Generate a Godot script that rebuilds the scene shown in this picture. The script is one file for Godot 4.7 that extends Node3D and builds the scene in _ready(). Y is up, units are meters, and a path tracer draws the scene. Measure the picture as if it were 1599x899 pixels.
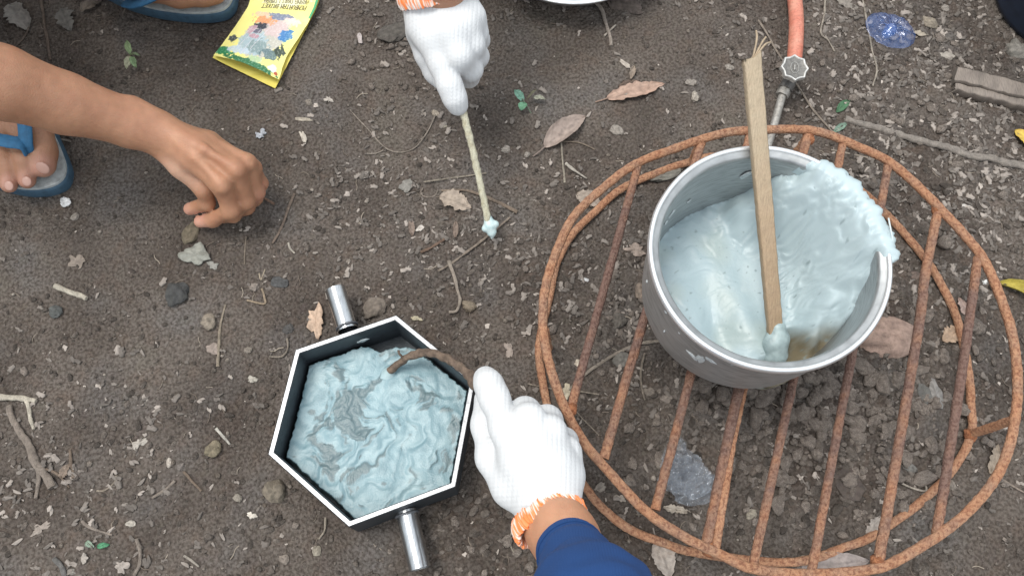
extends Node3D
# A patch of trodden soil seen from above: a hexagonal steel mould and a pot of grey-blue paste, a rusty pot stand, gloved and bare hands at work.
# Metres, y up; the ground is y = 0, the camera looks down from 0.87 m.

var M := {}
var T := {}
var taken := {}
var n_big := FastNoiseLite.new()
var n_mid := FastNoiseLite.new()
var n_fine := FastNoiseLite.new()
var n_cell := FastNoiseLite.new()
var n_any := FastNoiseLite.new()
const HEX_CENTRE := Vector2(-0.1243, -0.1588)
const HEX_R := 0.1022
const HEX_TURN := 0.6252
const POT := Vector3(0.2141, 0, -0.2846)


func _ready():
	camera_and_light()
	noises()
	materials()
	ground()
	pot_stand()
	pot()
	pot_paste()
	mould()
	mould_paste()
	sticks_in_hand()
	person_with_bare_arm()
	person_with_upper_glove()
	person_with_lower_glove()
	burner()
	leaflet()
	bowl_and_drum()
	plastics()
	stones()
	leaves()
	twigs()
	litter()


func camera_and_light():
	var cam := Camera3D.new()
	cam.name = "camera"
	cam.transform = Transform3D(Basis(Vector3(0.99862953, 0.01789995, -0.04917971), Vector3(-0.05233596, 0.34155142, -0.9384048), Vector3(0, 0.93969262, 0.34202014)), Vector3(0, 0.87, 0))
	cam.fov = 36.83
	cam.near = 0.02
	cam.far = 200.0
	add_child(cam)
	var sky_mat := ProceduralSkyMaterial.new()
	sky_mat.sky_top_color = Color(0.95, 0.975, 1.0)
	sky_mat.sky_horizon_color = Color(0.52, 0.55, 0.55)
	sky_mat.sky_curve = 0.25
	sky_mat.ground_bottom_color = Color(0.22, 0.2, 0.18)
	sky_mat.ground_horizon_color = Color(0.5, 0.5, 0.48)
	sky_mat.sky_energy_multiplier = 0.95
	var sky := Sky.new()
	sky.sky_material = sky_mat
	var env := Environment.new()
	env.background_mode = Environment.BG_SKY
	env.sky = sky
	env.ambient_light_source = Environment.AMBIENT_SOURCE_SKY
	env.tonemap_mode = Environment.TONE_MAPPER_LINEAR
	env.tonemap_exposure = 1.6
	env.sdfgi_enabled = true
	env.ssao_enabled = true
	env.ssil_enabled = true
	var we := WorldEnvironment.new()
	we.name = "surroundings"
	we.environment = env
	add_child(we)
	var sun := DirectionalLight3D.new()   # the bright part of an overcast sky, high up and beyond the top left of the picture
	sun.name = "sun"
	sun.light_energy = 0.5
	sun.light_angular_distance = 24.0
	sun.light_color = Color(1.0, 0.985, 0.96)
	sun.shadow_enabled = true
	sun.look_at_from_position(Vector3(-0.45, 1.35, -0.1), Vector3.ZERO)
	add_child(sun)


# ---------------------------------------------------------------- helpers
func numbered(called: String) -> String:
	taken[called] = taken.get(called, -1) + 1
	return called if taken[called] == 0 else "%s_%03d" % [called, taken[called]]


func tag(o: Node, label: String, category: String, group := "") -> Node:
	o.set_meta("label", label)
	o.set_meta("category", category)
	if group:
		o.set_meta("group", group)
	return o


func thing(called: String, label: String, category: String, at := Vector3.ZERO, group := "") -> Node3D:
	var o := Node3D.new()
	o.name = numbered(called)
	o.position = at
	add_child(o)
	tag(o, label, category, group)
	return o


# one named mesh; under a thing it is a part, at top level a thing of its own. Shapes are given in world places and moved to their parent's origin.
func obj(called: String, mesh: Mesh, mat: Material, parent: Node3D = self) -> MeshInstance3D:
	var o := MeshInstance3D.new()
	o.name = numbered(called) if parent == self else called
	o.mesh = mesh
	o.material_override = null
	for i in mesh.get_surface_count():
		o.set_surface_override_material(i, mat)
	if parent != self:
		var at := parent.position
		var up := parent.get_parent()
		while up is Node3D and up != self:
			at += (up as Node3D).position
			up = up.get_parent()
		o.position = -at if parent is not MeshInstance3D else Vector3.ZERO
	parent.add_child(o, true)
	return o


func arr(v: PackedVector3Array, f: PackedInt32Array, col := PackedColorArray(), uv := PackedVector2Array()) -> ArrayMesh:
	var nn := PackedVector3Array()
	nn.resize(v.size())
	for i in range(0, f.size(), 3):
		var a := v[f[i]]
		var n := (v[f[i + 2]] - a).cross(v[f[i + 1]] - a)
		nn[f[i]] += n
		nn[f[i + 1]] += n
		nn[f[i + 2]] += n
	for i in nn.size():
		nn[i] = nn[i].normalized() if nn[i].length_squared() > 1e-24 else Vector3.UP
	var a := []
	a.resize(Mesh.ARRAY_MAX)
	a[Mesh.ARRAY_VERTEX] = v
	a[Mesh.ARRAY_NORMAL] = nn
	a[Mesh.ARRAY_INDEX] = f
	if col.size():
		a[Mesh.ARRAY_COLOR] = col
	if uv.size():
		a[Mesh.ARRAY_TEX_UV] = uv
	var m := ArrayMesh.new()
	m.add_surface_from_arrays(Mesh.PRIMITIVE_TRIANGLES, a)
	return m


# rows x columns of points into faces; outward is to the left of rows x columns unless flipped
func quads(rows: int, cols: int, wrap: bool, flip := false, first := 0) -> PackedInt32Array:
	var f := PackedInt32Array()
	var across := cols if wrap else cols - 1
	for i in rows - 1:
		for j in across:
			var a := first + i * cols + j
			var b := first + i * cols + (j + 1) % cols
			var c := a + cols
			var d := b + cols
			if flip:
				f.append_array([a, c, b, b, c, d])
			else:
				f.append_array([a, b, c, b, d, c])
	return f


func spline(pts: Array, step: float, closed := false) -> PackedVector3Array:
	var out := PackedVector3Array()
	var n := pts.size()
	for i in (n if closed else n - 1):
		var p0: Vector3 = pts[(i - 1 + n) % n] if closed or i > 0 else pts[0]
		var p1: Vector3 = pts[i]
		var p2: Vector3 = pts[(i + 1) % n]
		var p3: Vector3 = pts[(i + 2) % n] if closed or i + 2 < n else p2
		var k := maxi(1, int(ceil(p1.distance_to(p2) / step)))
		for j in k:
			out.append(p1.cubic_interpolate(p2, p0, p3, j / float(k)))
	if not closed:
		out.append(pts[n - 1])
	return out


# a round or flattened bar swept along points. rad: one radius, or one per point. rough: noise on the radius.
func sweep(pts: PackedVector3Array, rad, sides := 8, closed := false, rough := 0.0, col = null, flat := 1.0, freq := 220.0) -> ArrayMesh:
	var v := PackedVector3Array()
	var cs := PackedColorArray()
	var n := pts.size()
	var t0 := (pts[1] - pts[0]).normalized()
	var side := t0.cross(Vector3.UP)
	if side.length() < 0.1:
		side = t0.cross(Vector3.RIGHT)
	side = side.normalized()
	for i in n:
		var t := (pts[(i + 1) % n] - pts[(i - 1 + n) % n]).normalized() if closed else (pts[mini(i + 1, n - 1)] - pts[maxi(i - 1, 0)]).normalized()
		side = (side - t * side.dot(t)).normalized()
		var up := side.cross(t)
		var r: float = rad if rad is float else rad[mini(i, rad.size() - 1)]
		for j in sides:
			var a := TAU * j / sides
			var d := side * cos(a) + up * sin(a) * flat
			var k := 1.0 + rough * n_any.get_noise_3dv((pts[i] + d * r) * freq)
			var p := pts[i] + d * r * k
			v.append(p)
			if col != null:
				cs.append(col.call(p, i / float(n - 1)))
	var f := quads(n, sides, true)
	if closed:
		for j in sides:
			var a := (n - 1) * sides + j
			var b := (n - 1) * sides + (j + 1) % sides
			f.append_array([a, b, j, b, (j + 1) % sides, j])
	else:
		for e in 2:
			var ring := 0 if e == 0 else (n - 1) * sides
			var c := v.size()
			v.append(pts[0] if e == 0 else pts[n - 1])
			for j in sides:
				v.append(v[ring + j])
			if col != null:
				for j in sides + 1:
					cs.append(cs[ring])
			for j in sides:
				var a := c + 1 + j
				var b := c + 1 + (j + 1) % sides
				f.append_array([c, b, a] if e == 0 else [c, a, b])
	return arr(v, f, cs)


# a profile (x = radius, y = height) turned about the vertical through `at`
func lathe(profile: PackedVector2Array, at: Vector3, sides := 96, wobble := 0.0) -> ArrayMesh:
	var v := PackedVector3Array()
	for i in profile.size():
		for j in sides:
			var a := TAU * j / sides
			var r := profile[i].x * (1.0 + wobble * n_any.get_noise_3d(cos(a) * 2.0, sin(a) * 2.0, profile[i].y * 30.0))
			v.append(at + Vector3(cos(a) * r, profile[i].y, sin(a) * r))
	return arr(v, quads(profile.size(), sides, true))


func tint(c: Color, by: float) -> Color:
	return Color(c.r * by, c.g * by, c.b * by)


# A body from bones joined by a soft minimum and meshed as surface nets. groups: arrays of chains; a chain is an array of Vector4 joints (place, radius).
func skin(groups: Array, cell: float, k: float, col = null) -> ArrayMesh:
	var lo := Vector3(1e9, 1e9, 1e9)
	var hi := -lo
	for g in groups:
		for chain in g:
			for j in chain:
				var p := Vector3(j.x, j.y, j.z)
				var r: float = j.w + 3.5 * k + 2.5 * cell
				lo = lo.min(p - Vector3.ONE * r)
				hi = hi.max(p + Vector3.ONE * r)
	var nx := int((hi.x - lo.x) / cell) + 2
	var ny := int((hi.y - lo.y) / cell) + 2
	var nz := int((hi.z - lo.z) / cell) + 2
	var sy := nx
	var sz := nx * ny
	var field := PackedFloat32Array()
	field.resize(nx * ny * nz)
	field.fill(1.0)
	for g in groups:
		var sum := {}
		var acc := PackedFloat32Array()
		var glo := Vector3i(nx, ny, nz)
		var ghi := Vector3i.ZERO
		var bones := []
		for chain in g:
			for i in maxi(1, chain.size() - 1):
				var a: Vector4 = chain[i]
				var b: Vector4 = chain[mini(i + 1, chain.size() - 1)]
				var pa := Vector3(a.x, a.y, a.z)
				var pb := Vector3(b.x, b.y, b.z)
				var r := maxf(a.w, b.w) + 3.5 * k + 2.0 * cell
				var b0 := Vector3i((pa.min(pb) - Vector3.ONE * r - lo) / cell).clamp(Vector3i.ZERO, Vector3i(nx - 1, ny - 1, nz - 1))
				var b1 := Vector3i((pa.max(pb) + Vector3.ONE * r - lo) / cell + Vector3.ONE).clamp(Vector3i.ZERO, Vector3i(nx - 1, ny - 1, nz - 1))
				glo = glo.min(b0)
				ghi = ghi.max(b1)
				bones.append([pa, pb, a.w, b.w, b0, b1, r])
		var gx := ghi.x - glo.x + 1
		var gy := ghi.y - glo.y + 1
		acc.resize(gx * gy * (ghi.z - glo.z + 1))
		for bone in bones:
			var pa: Vector3 = bone[0]
			var ab: Vector3 = bone[1] - pa
			var inv := 1.0 / maxf(ab.length_squared(), 1e-12)
			var ra: float = bone[2]
			var dr: float = bone[3] - ra
			var b0: Vector3i = bone[4]
			var b1: Vector3i = bone[5]
			var far: float = 3.5 * k + 2.0 * cell
			for z in range(b0.z, b1.z + 1):
				for y in range(b0.y, b1.y + 1):
					var at := ((z - glo.z) * gy + y - glo.y) * gx - glo.x
					var p := Vector3(lo.x + b0.x * cell, lo.y + y * cell, lo.z + z * cell) - pa
					for x in range(b0.x, b1.x + 1):
						var t := clampf(p.dot(ab) * inv, 0.0, 1.0)
						var d := (p - ab * t).length() - ra - dr * t
						if d < far:
							acc[at + x] += exp(-d / k)
						p.x += cell
		for z in range(glo.z, ghi.z + 1):
			for y in range(glo.y, ghi.y + 1):
				var at := ((z - glo.z) * gy + y - glo.y) * gx - glo.x
				var to := z * sz + y * sy
				for x in range(glo.x, ghi.x + 1):
					var s := acc[at + x]
					if s > 1e-9:
						var d := -k * log(s)
						if d < field[to + x]:
							field[to + x] = d
	var index := PackedInt32Array()
	index.resize(field.size())
	index.fill(-1)
	var v := PackedVector3Array()
	var f := PackedInt32Array()
	var cs := PackedColorArray()
	var corner := [0, 1, sy, sy + 1, sz, sz + 1, sz + sy, sz + sy + 1]
	var edges := [[0, 1], [2, 3], [4, 5], [6, 7], [0, 2], [1, 3], [4, 6], [5, 7], [0, 4], [1, 5], [2, 6], [3, 7]]
	var near := cell * 2.0
	for z in nz - 1:
		for y in ny - 1:
			for x in nx - 1:
				var i := z * sz + y * sy + x
				if absf(field[i]) > near:
					continue
				var inside := 0
				for c in corner:
					if field[i + c] < 0.0:
						inside += 1
				if inside == 0 or inside == 8:
					continue
				var sum := Vector3.ZERO
				var count := 0
				for e in edges:
					var fa := field[i + corner[e[0]]]
					var fb := field[i + corner[e[1]]]
					if (fa < 0.0) == (fb < 0.0):
						continue
					var t := fa / (fa - fb)
					var pa := Vector3(e[0] & 1, (e[0] >> 1) & 1, e[0] >> 2)
					var pb := Vector3(e[1] & 1, (e[1] >> 1) & 1, e[1] >> 2)
					sum += pa.lerp(pb, t)
					count += 1
				index[i] = v.size()
				var p := lo + (Vector3(x, y, z) + sum / count) * cell
				v.append(p)
				if col != null:
					cs.append(col.call(p))
	for z in range(1, nz - 1):
		for y in range(1, ny - 1):
			for x in range(1, nx - 1):
				var i := z * sz + y * sy + x
				if index[i] < 0:
					continue
				var here := field[i] < 0.0
				for axis in 3:
					var step: int = [1, sy, sz][axis]
					if here == (field[i + step] < 0.0):
						continue
					var u: int = [sy, sz, 1][axis]
					var w: int = [sz, 1, sy][axis]
					var a := index[i]
					var b := index[i - u]
					var c := index[i - u - w]
					var d := index[i - w]
					if b < 0 or c < 0 or d < 0:
						continue
					if here:
						f.append_array([a, c, b, a, d, c])
					else:
						f.append_array([a, b, c, a, c, d])
	return arr(v, f, cs)


# ---------------------------------------------------------------- noises, textures, materials
func noise_of(n: FastNoiseLite, kind: int, sd: int, octaves: int):
	n.noise_type = kind
	n.seed = sd
	n.frequency = 1.0
	n.fractal_type = FastNoiseLite.FRACTAL_FBM if octaves > 1 else FastNoiseLite.FRACTAL_NONE
	n.fractal_octaves = octaves


func noises():
	noise_of(n_big, FastNoiseLite.TYPE_SIMPLEX_SMOOTH, 3, 2)
	noise_of(n_mid, FastNoiseLite.TYPE_SIMPLEX_SMOOTH, 11, 3)
	noise_of(n_fine, FastNoiseLite.TYPE_SIMPLEX, 23, 2)
	noise_of(n_cell, FastNoiseLite.TYPE_CELLULAR, 5, 1)
	n_cell.cellular_return_type = FastNoiseLite.RETURN_DISTANCE
	noise_of(n_any, FastNoiseLite.TYPE_SIMPLEX_SMOOTH, 41, 1)


func noise_tex(size: int, freq: float, octaves: int, sd: int, ramp = null, kind := FastNoiseLite.TYPE_SIMPLEX_SMOOTH) -> NoiseTexture2D:
	var n := FastNoiseLite.new()
	n.noise_type = kind
	n.frequency = freq
	n.seed = sd
	n.fractal_octaves = octaves
	var t := NoiseTexture2D.new()
	t.width = size
	t.height = size
	t.seamless = true
	t.noise = n
	if ramp:
		var g := Gradient.new()
		g.offsets = PackedFloat32Array(ramp[0])
		g.colors = PackedColorArray(ramp[1])
		t.color_ramp = g
	return t


func grey(x: float) -> Color:
	return Color(x, x, x).linear_to_srgb()


func mat(called: String, c: Color, rough: float, tex: Texture2D = null, scale := Vector3.ONE, bump: Texture2D = null, depth := 0.0) -> StandardMaterial3D:
	var m := StandardMaterial3D.new()
	m.resource_name = called
	m.albedo_color = c.linear_to_srgb()
	m.roughness = rough
	m.vertex_color_use_as_albedo = true
	if tex or bump:
		m.uv1_triplanar = true
		m.uv1_world_triplanar = true
		m.uv1_scale = scale
	if tex:
		m.albedo_texture = tex
	if bump:
		m.heightmap_enabled = true
		m.heightmap_texture = bump
		m.heightmap_scale = depth
	M[called] = m
	return m


func materials():
	var mottle := noise_tex(512, 0.012, 5, 2, [[0.0, 0.35, 0.6, 1.0], [grey(0.55), grey(0.82), grey(0.98), grey(1.0)]])
	var grain := noise_tex(512, 0.05, 4, 7)
	var soil_tone := noise_tex(1024, 0.05, 5, 9, [[0.0, 0.33, 0.5, 0.66, 1.0], [Color(0.55, 0.53, 0.51), Color(0.74, 0.72, 0.70), Color(0.86, 0.85, 0.84), Color(0.95, 0.94, 0.93), Color(1, 1, 1)]])
	var soil_relief := noise_tex(1024, 0.055, 5, 15)
	var streak := noise_tex(512, 0.02, 4, 21, [[0.0, 0.4, 0.7, 1.0], [grey(0.55), grey(0.8), grey(0.95), grey(1.0)]])
	var rust := noise_tex(512, 0.022, 5, 27, [[0.0, 0.38, 0.5, 0.62, 1.0], [Color(0.66, 0.58, 0.56), Color(0.83, 0.76, 0.73), Color(0.95, 0.91, 0.89), Color(1, 0.97, 0.93), Color(1, 1, 1)]])
	T.grain = grain
	mat("soil", Color.WHITE, 0.86, soil_tone, Vector3.ONE * 4.3, soil_relief, 0.2)
	M.soil.metallic_specular = 0.35
	mat("crumb", Color.WHITE, 0.92, soil_tone, Vector3.ONE * 16.0, soil_relief, 0.15)
	M.crumb.metallic_specular = 0.3
	mat("chip", Color.WHITE, 0.8)
	mat("stone", Color.WHITE, 0.85, mottle, Vector3.ONE * 26.0, grain, 0.12)
	mat("leaf", Color.WHITE, 0.68, mottle, Vector3.ONE * 22.0, grain, 0.06)
	M.leaf.backlight_enabled = true
	M.leaf.backlight = Color(0.18, 0.16, 0.13)
	mat("bark", Color.WHITE, 0.85, streak, Vector3.ONE * 40.0, grain, 0.1)
	mat("wood", Color.WHITE, 0.7, streak, Vector3(60, 60, 9), streak, 0.05)
	mat("rust", Color.WHITE, 0.9, rust, Vector3.ONE * 18.0, grain, 0.2)
	mat("aluminium", Color(0.52, 0.535, 0.54), 0.45, streak, Vector3(5, 30, 5), grain, 0.01)
	M.aluminium.metallic = 0.85
	mat("aluminium_dull", Color(0.46, 0.45, 0.44), 0.55, mottle, Vector3(7, 26, 7), streak, 0.03)
	M.aluminium_dull.metallic = 0.6
	mat("aluminium_rim", Color(0.86, 0.87, 0.885), 0.33, null, Vector3.ONE * 20.0, grain, 0.01)
	M.aluminium_rim.metallic = 0.75
	mat("steel_dark", Color(0.045, 0.055, 0.065), 0.5, mottle, Vector3.ONE * 12.0, grain, 0.02)
	M.steel_dark.metallic = 0.3
	mat("steel_cut", Color(0.52, 0.53, 0.55), 0.4, mottle, Vector3.ONE * 30.0)
	M.steel_cut.metallic = 0.45
	mat("steel_tube", Color(0.62, 0.64, 0.66), 0.27, streak, Vector3(40, 40, 6), grain, 0.004)
	M.steel_tube.metallic = 1.0
	mat("paste", Color.WHITE, 0.4, null, Vector3.ONE * 9.0, grain, 0.015)
	mat("wet_paste", Color.WHITE, 0.36, null, Vector3.ONE * 20.0, grain, 0.02)
	mat("skin", Color.WHITE, 0.48, null, Vector3.ONE * 22.0, grain, 0.04)
	M.skin.subsurf_scatter_enabled = true
	M.skin.subsurf_scatter_strength = 0.12
	mat("nail", Color(0.52, 0.31, 0.25), 0.34)
	mat("knit", Color(0.67, 0.685, 0.70), 0.95, null, Vector3.ONE * 62.0, knit_texture(), 0.045)
	mat("thread", Color.WHITE, 0.9)
	mat("cloth", Color.WHITE, 0.95, null, Vector3.ONE * 120.0, knit_texture(), 0.02)
	mat("hair", Color(0.012, 0.01, 0.009), 0.5, streak, Vector3(40, 5, 40))
	mat("rubber", Color.WHITE, 0.7, mottle, Vector3.ONE * 14.0, grain, 0.04)
	mat("hose", Color.WHITE, 0.42, streak, Vector3.ONE * 22.0, grain, 0.02)
	mat("cast", Color.WHITE, 0.5, mottle, Vector3.ONE * 40.0, grain, 0.03)
	M.cast.metallic = 0.5
	mat("print", Color.WHITE, 0.42)
	M.print.albedo_texture = leaflet_print()
	M.print.vertex_color_use_as_albedo = false
	mat("paper", Color.WHITE, 0.5)
	mat("drum", Color(0.012, 0.02, 0.04), 0.55, mottle, Vector3.ONE * 8.0)
	var film := StandardMaterial3D.new()
	film.resource_name = "clear film"
	film.albedo_color = Color(0.86, 0.9, 0.95, 0.05)
	film.transparency = BaseMaterial3D.TRANSPARENCY_ALPHA
	film.roughness = 0.1
	film.metallic_specular = 0.9
	film.metallic = 0.2
	M.film = film
	var blue := film.duplicate() as StandardMaterial3D
	blue.resource_name = "blue plastic"
	blue.metallic = 0.1
	blue.albedo_color = Color(0.16, 0.47, 0.85, 0.1)
	M.blue_plastic = blue


# rows of small stitches, as relief
func knit_texture() -> ImageTexture:
	if T.has("knit"):
		return T.knit
	var im := Image.create(64, 64, false, Image.FORMAT_L8)
	for y in 64:
		for x in 64:
			var u := fposmod(x / 16.0, 1.0)
			var w := fposmod(y / 10.667 + absf(u - 0.5) * 0.9, 1.0)
			var h := sin(u * PI) * (0.55 + 0.45 * sin(w * PI))
			im.set_pixel(x, y, Color(h, h, h))
	T.knit = ImageTexture.create_from_image(im)
	return T.knit


# ---------------------------------------------------------------- the ground
func blob(x: float, z: float, c: Vector2, r: float) -> float:
	return exp(-(Vector2(x, z) - c).length_squared() / (r * r))


# how loose and crumbly the soil is, 0 trodden smooth to 1 broken up
func loose(x: float, z: float) -> float:
	var k := 0.38 + 0.35 * n_big.get_noise_2d(x * 6.0 + 9.0, z * 6.0)
	k += 0.75 * blob(x, z, Vector2(0.3145, -0.1943), 0.13) + 0.4 * blob(x, z, Vector2(0.4951, -0.5418), 0.16) + 0.35 * blob(x, z, Vector2(0.013, -0.0591), 0.1) + 0.3 * blob(x, z, Vector2(0.447, -0.3193), 0.1)
	k -= 0.5 * blob(x, z, Vector2(-0.1932, -0.5779), 0.14) + 0.45 * blob(x, z, Vector2(0.024, -0.6091), 0.13) + 0.3 * blob(x, z, Vector2(-0.4249, -0.3824), 0.14) + 0.25 * blob(x, z, Vector2(0.1684, -0.5913), 0.1)
	return clampf(k, 0.0, 1.0)


# where fallen leaves have crumbled into flakes
func mulch(x: float, z: float) -> float:
	var k := 0.9 * blob(x, z, Vector2(0.5005, -0.5852), 0.17) + 0.7 * blob(x, z, Vector2(0.4602, -0.4334), 0.12) + 0.6 * blob(x, z, Vector2(0.11, -0.3372), 0.1) + 0.35 * blob(x, z, Vector2(-0.1311, -0.3993), 0.12) + 0.3 * blob(x, z, Vector2(-0.0936, -0.6565), 0.1) + 0.4 * blob(x, z, Vector2(0.3014, -0.1936), 0.14) + 0.3 * blob(x, z, Vector2(-0.4279, -0.0853), 0.12)
	return clampf(k * (0.7 + 0.9 * n_mid.get_noise_2d(x * 16.0 + 80.0, z * 16.0)), 0.0, 1.0)


func ground_at(x: float, z: float) -> float:
	var h := n_big.get_noise_2d(x * 4.5, z * 4.5) * 0.005 + n_mid.get_noise_2d(x * 22.0, z * 22.0) * 0.0036
	h += 0.012 * blob(x, z, Vector2(0.329, -0.2117), 0.075) - 0.004 * blob(x, z, Vector2(0.2201, -0.1186), 0.08)
	return h * (1.0 - 0.8 * blob(x, z, HEX_CENTRE, 0.11))


func soil_colour(x: float, z: float, k: float) -> Color:
	var a := n_big.get_noise_2d(x * 7.0 + 40.0, z * 7.0)
	var b := n_mid.get_noise_2d(x * 30.0, z * 30.0 + 7.0)
	var c := Color(0.176, 0.153, 0.136).lerp(Color(0.106, 0.089, 0.078), clampf(0.5 + 0.8 * a + 0.5 * (k - 0.4), 0, 1))
	c = c.lerp(Color(0.160, 0.120, 0.096), clampf(b * 0.8 - 0.1, 0, 0.6))
	c = c.lerp(Color(0.175, 0.166, 0.162), clampf(n_big.get_noise_2d(x * 9.0, z * 9.0 - 30.0) - 0.1, 0, 0.6))
	return c


func spread(from: float, to: float, step: float, out: float) -> PackedFloat32Array:
	var a := PackedFloat32Array()
	var tail := PackedFloat32Array()
	var d := step
	var x := from
	while x > -out:
		d *= 1.5
		x -= d
		tail.append(x)
	tail.reverse()
	a.append_array(tail)
	x = from
	while x < to:
		a.append(x)
		x += step
	d = step
	while x < out:
		a.append(x)
		d *= 1.5
		x += d
	return a


func ground():
	var xs := spread(-0.72, 0.72, 0.0022, 40.0)
	var zs := spread(-0.78, 0.08, 0.0022, 40.0)
	var v := PackedVector3Array()
	var cs := PackedColorArray()
	for z in zs:
		for x in xs:
			var k := loose(x, z)
			var h := ground_at(x, z)
			if absf(x) < 0.8 and z > -0.9 and z < 0.2:
				h += n_fine.get_noise_2d(x * 110.0, z * 110.0) * (0.0003 + 0.0014 * k) + n_any.get_noise_2d(x * 52.0, z * 52.0) * (0.0005 + 0.0012 * k)
				if k > 0.3:
					h += maxf(0.0, 0.35 - n_cell.get_noise_2d(x * 75.0, z * 75.0) - 0.6) * 0.006 * (k - 0.3)
					h += (0.4 - clampf(n_cell.get_noise_2d(x * 130.0 + 5.0, z * 130.0) + 1.0, 0.0, 1.0)) * 0.003 * (k - 0.3)
			v.append(Vector3(x, h, z))
			cs.append(soil_colour(x, z, k))
	var g := obj("ground", arr(v, quads(zs.size(), xs.size(), false), cs), M.soil)
	g.set_meta("kind", "structure")
	# broken lumps of the same soil, larger under the stand
	var rng := RandomNumberGenerator.new()
	rng.seed = 77
	var shapes := []
	for i in 8:
		shapes.append(lump(i * 13 + 1, 14, 10, 0.58, null, 0.26))
	var spots := []
	for i in 190:
		spots.append([Vector2(0.3145, -0.1943) + Vector2(rng.randfn() * 0.07, rng.randfn() * 0.042), 0.003 + 0.0062 * pow(rng.randf(), 1.5)])
	for i in 30:
		spots.append([Vector2(0.442, -0.2762) + Vector2(rng.randfn() * 0.05, rng.randfn() * 0.05), 0.003 + 0.006 * pow(rng.randf(), 1.8)])
	for i in 26:
		spots.append([Vector2(0.1104, -0.3007) + Vector2(rng.randfn() * 0.05, rng.randfn() * 0.06), rng.randf_range(0.003, 0.0055)])
	for i in 40:
		spots.append([Vector2(0.4746, -0.5576) + Vector2(rng.randfn() * 0.09, rng.randfn() * 0.06), rng.randf_range(0.003, 0.006)])
	for i in 24:
		spots.append([Vector2(0.0133, -0.0532) + Vector2(rng.randfn() * 0.08, rng.randfn() * 0.04), rng.randf_range(0.003, 0.006)])
	for s in spots:
		var p: Vector2 = s[0]
		if (p - HEX_CENTRE).length() < 0.115 or ((p - Vector2(0.3943, -0.2863)) / Vector2(0.045, 0.028)).length() < 1.0:
			continue
		var r: float = s[1]
		var o := obj("clod", shapes[rng.randi() % 8], M.crumb, g)
		o.transform = Transform3D(Basis(Vector3.UP, rng.randf() * TAU) * Basis(Vector3.RIGHT, rng.randf_range(-0.5, 0.5)) * Basis.from_scale(Vector3(r * rng.randf_range(0.9, 1.5), r * rng.randf_range(0.55, 0.9), r)), Vector3(p.x, ground_at(p.x, p.y) + r * 0.34, p.y))


# a rounded lump of radius 1 with flattened facets
func lump(sd: int, around := 12, high := 8, flat := 0.35, col = null, rough := 0.12) -> ArrayMesh:
	var v := PackedVector3Array()
	var cs := PackedColorArray()
	var rng := RandomNumberGenerator.new()
	rng.seed = sd
	var planes := []
	for i in 7:
		planes.append([Vector3(rng.randfn(), rng.randfn(), rng.randfn()).normalized(), rng.randf_range(0.62, 0.95)])
	for i in high:
		var e := PI * i / (high - 1) - PI / 2
		for j in around:
			var a := TAU * j / around
			var d := Vector3(cos(e) * cos(a), sin(e), cos(e) * sin(a))
			var r := 1.0 + 0.28 * n_any.get_noise_3dv(d * 1.3 + Vector3.ONE * sd * 3.7) + rough * n_any.get_noise_3dv(d * 4.0 + Vector3.ONE * sd) + rough * 0.7 * n_any.get_noise_3dv(d * 9.0 + Vector3.ONE * sd)
			for q in planes:
				var s := d.dot(q[0])
				if s > 0.01:
					r = lerpf(r, minf(r, q[1] / s), flat + 0.4)
			v.append(d * r)
			var c := Color(0.37, 0.325, 0.292) * (0.85 + 0.35 * n_any.get_noise_3dv(d * 2.2 + Vector3.ONE * sd * 9.0))
			cs.append(c if col == null else tint(col, 0.9 + 0.35 * n_any.get_noise_3dv(d * 2.2 + Vector3.ONE * sd * 9.0)))
	return arr(v, quads(high, around, true), cs)


# ---------------------------------------------------------------- the rusty stand, the pot, the mould
func rust_colour(p: Vector3, burnt: float) -> Color:
	var n := n_mid.get_noise_3dv(p * 45.0)
	var m := n_fine.get_noise_3dv(p * 150.0)
	var c := Color(0.44, 0.235, 0.14).lerp(Color(0.52, 0.32, 0.21), clampf(0.5 + n, 0, 1))
	c = c.lerp(Color(0.185, 0.125, 0.112), clampf(burnt + n * 0.6 + m * 0.15, 0, 0.92))
	return c


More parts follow.
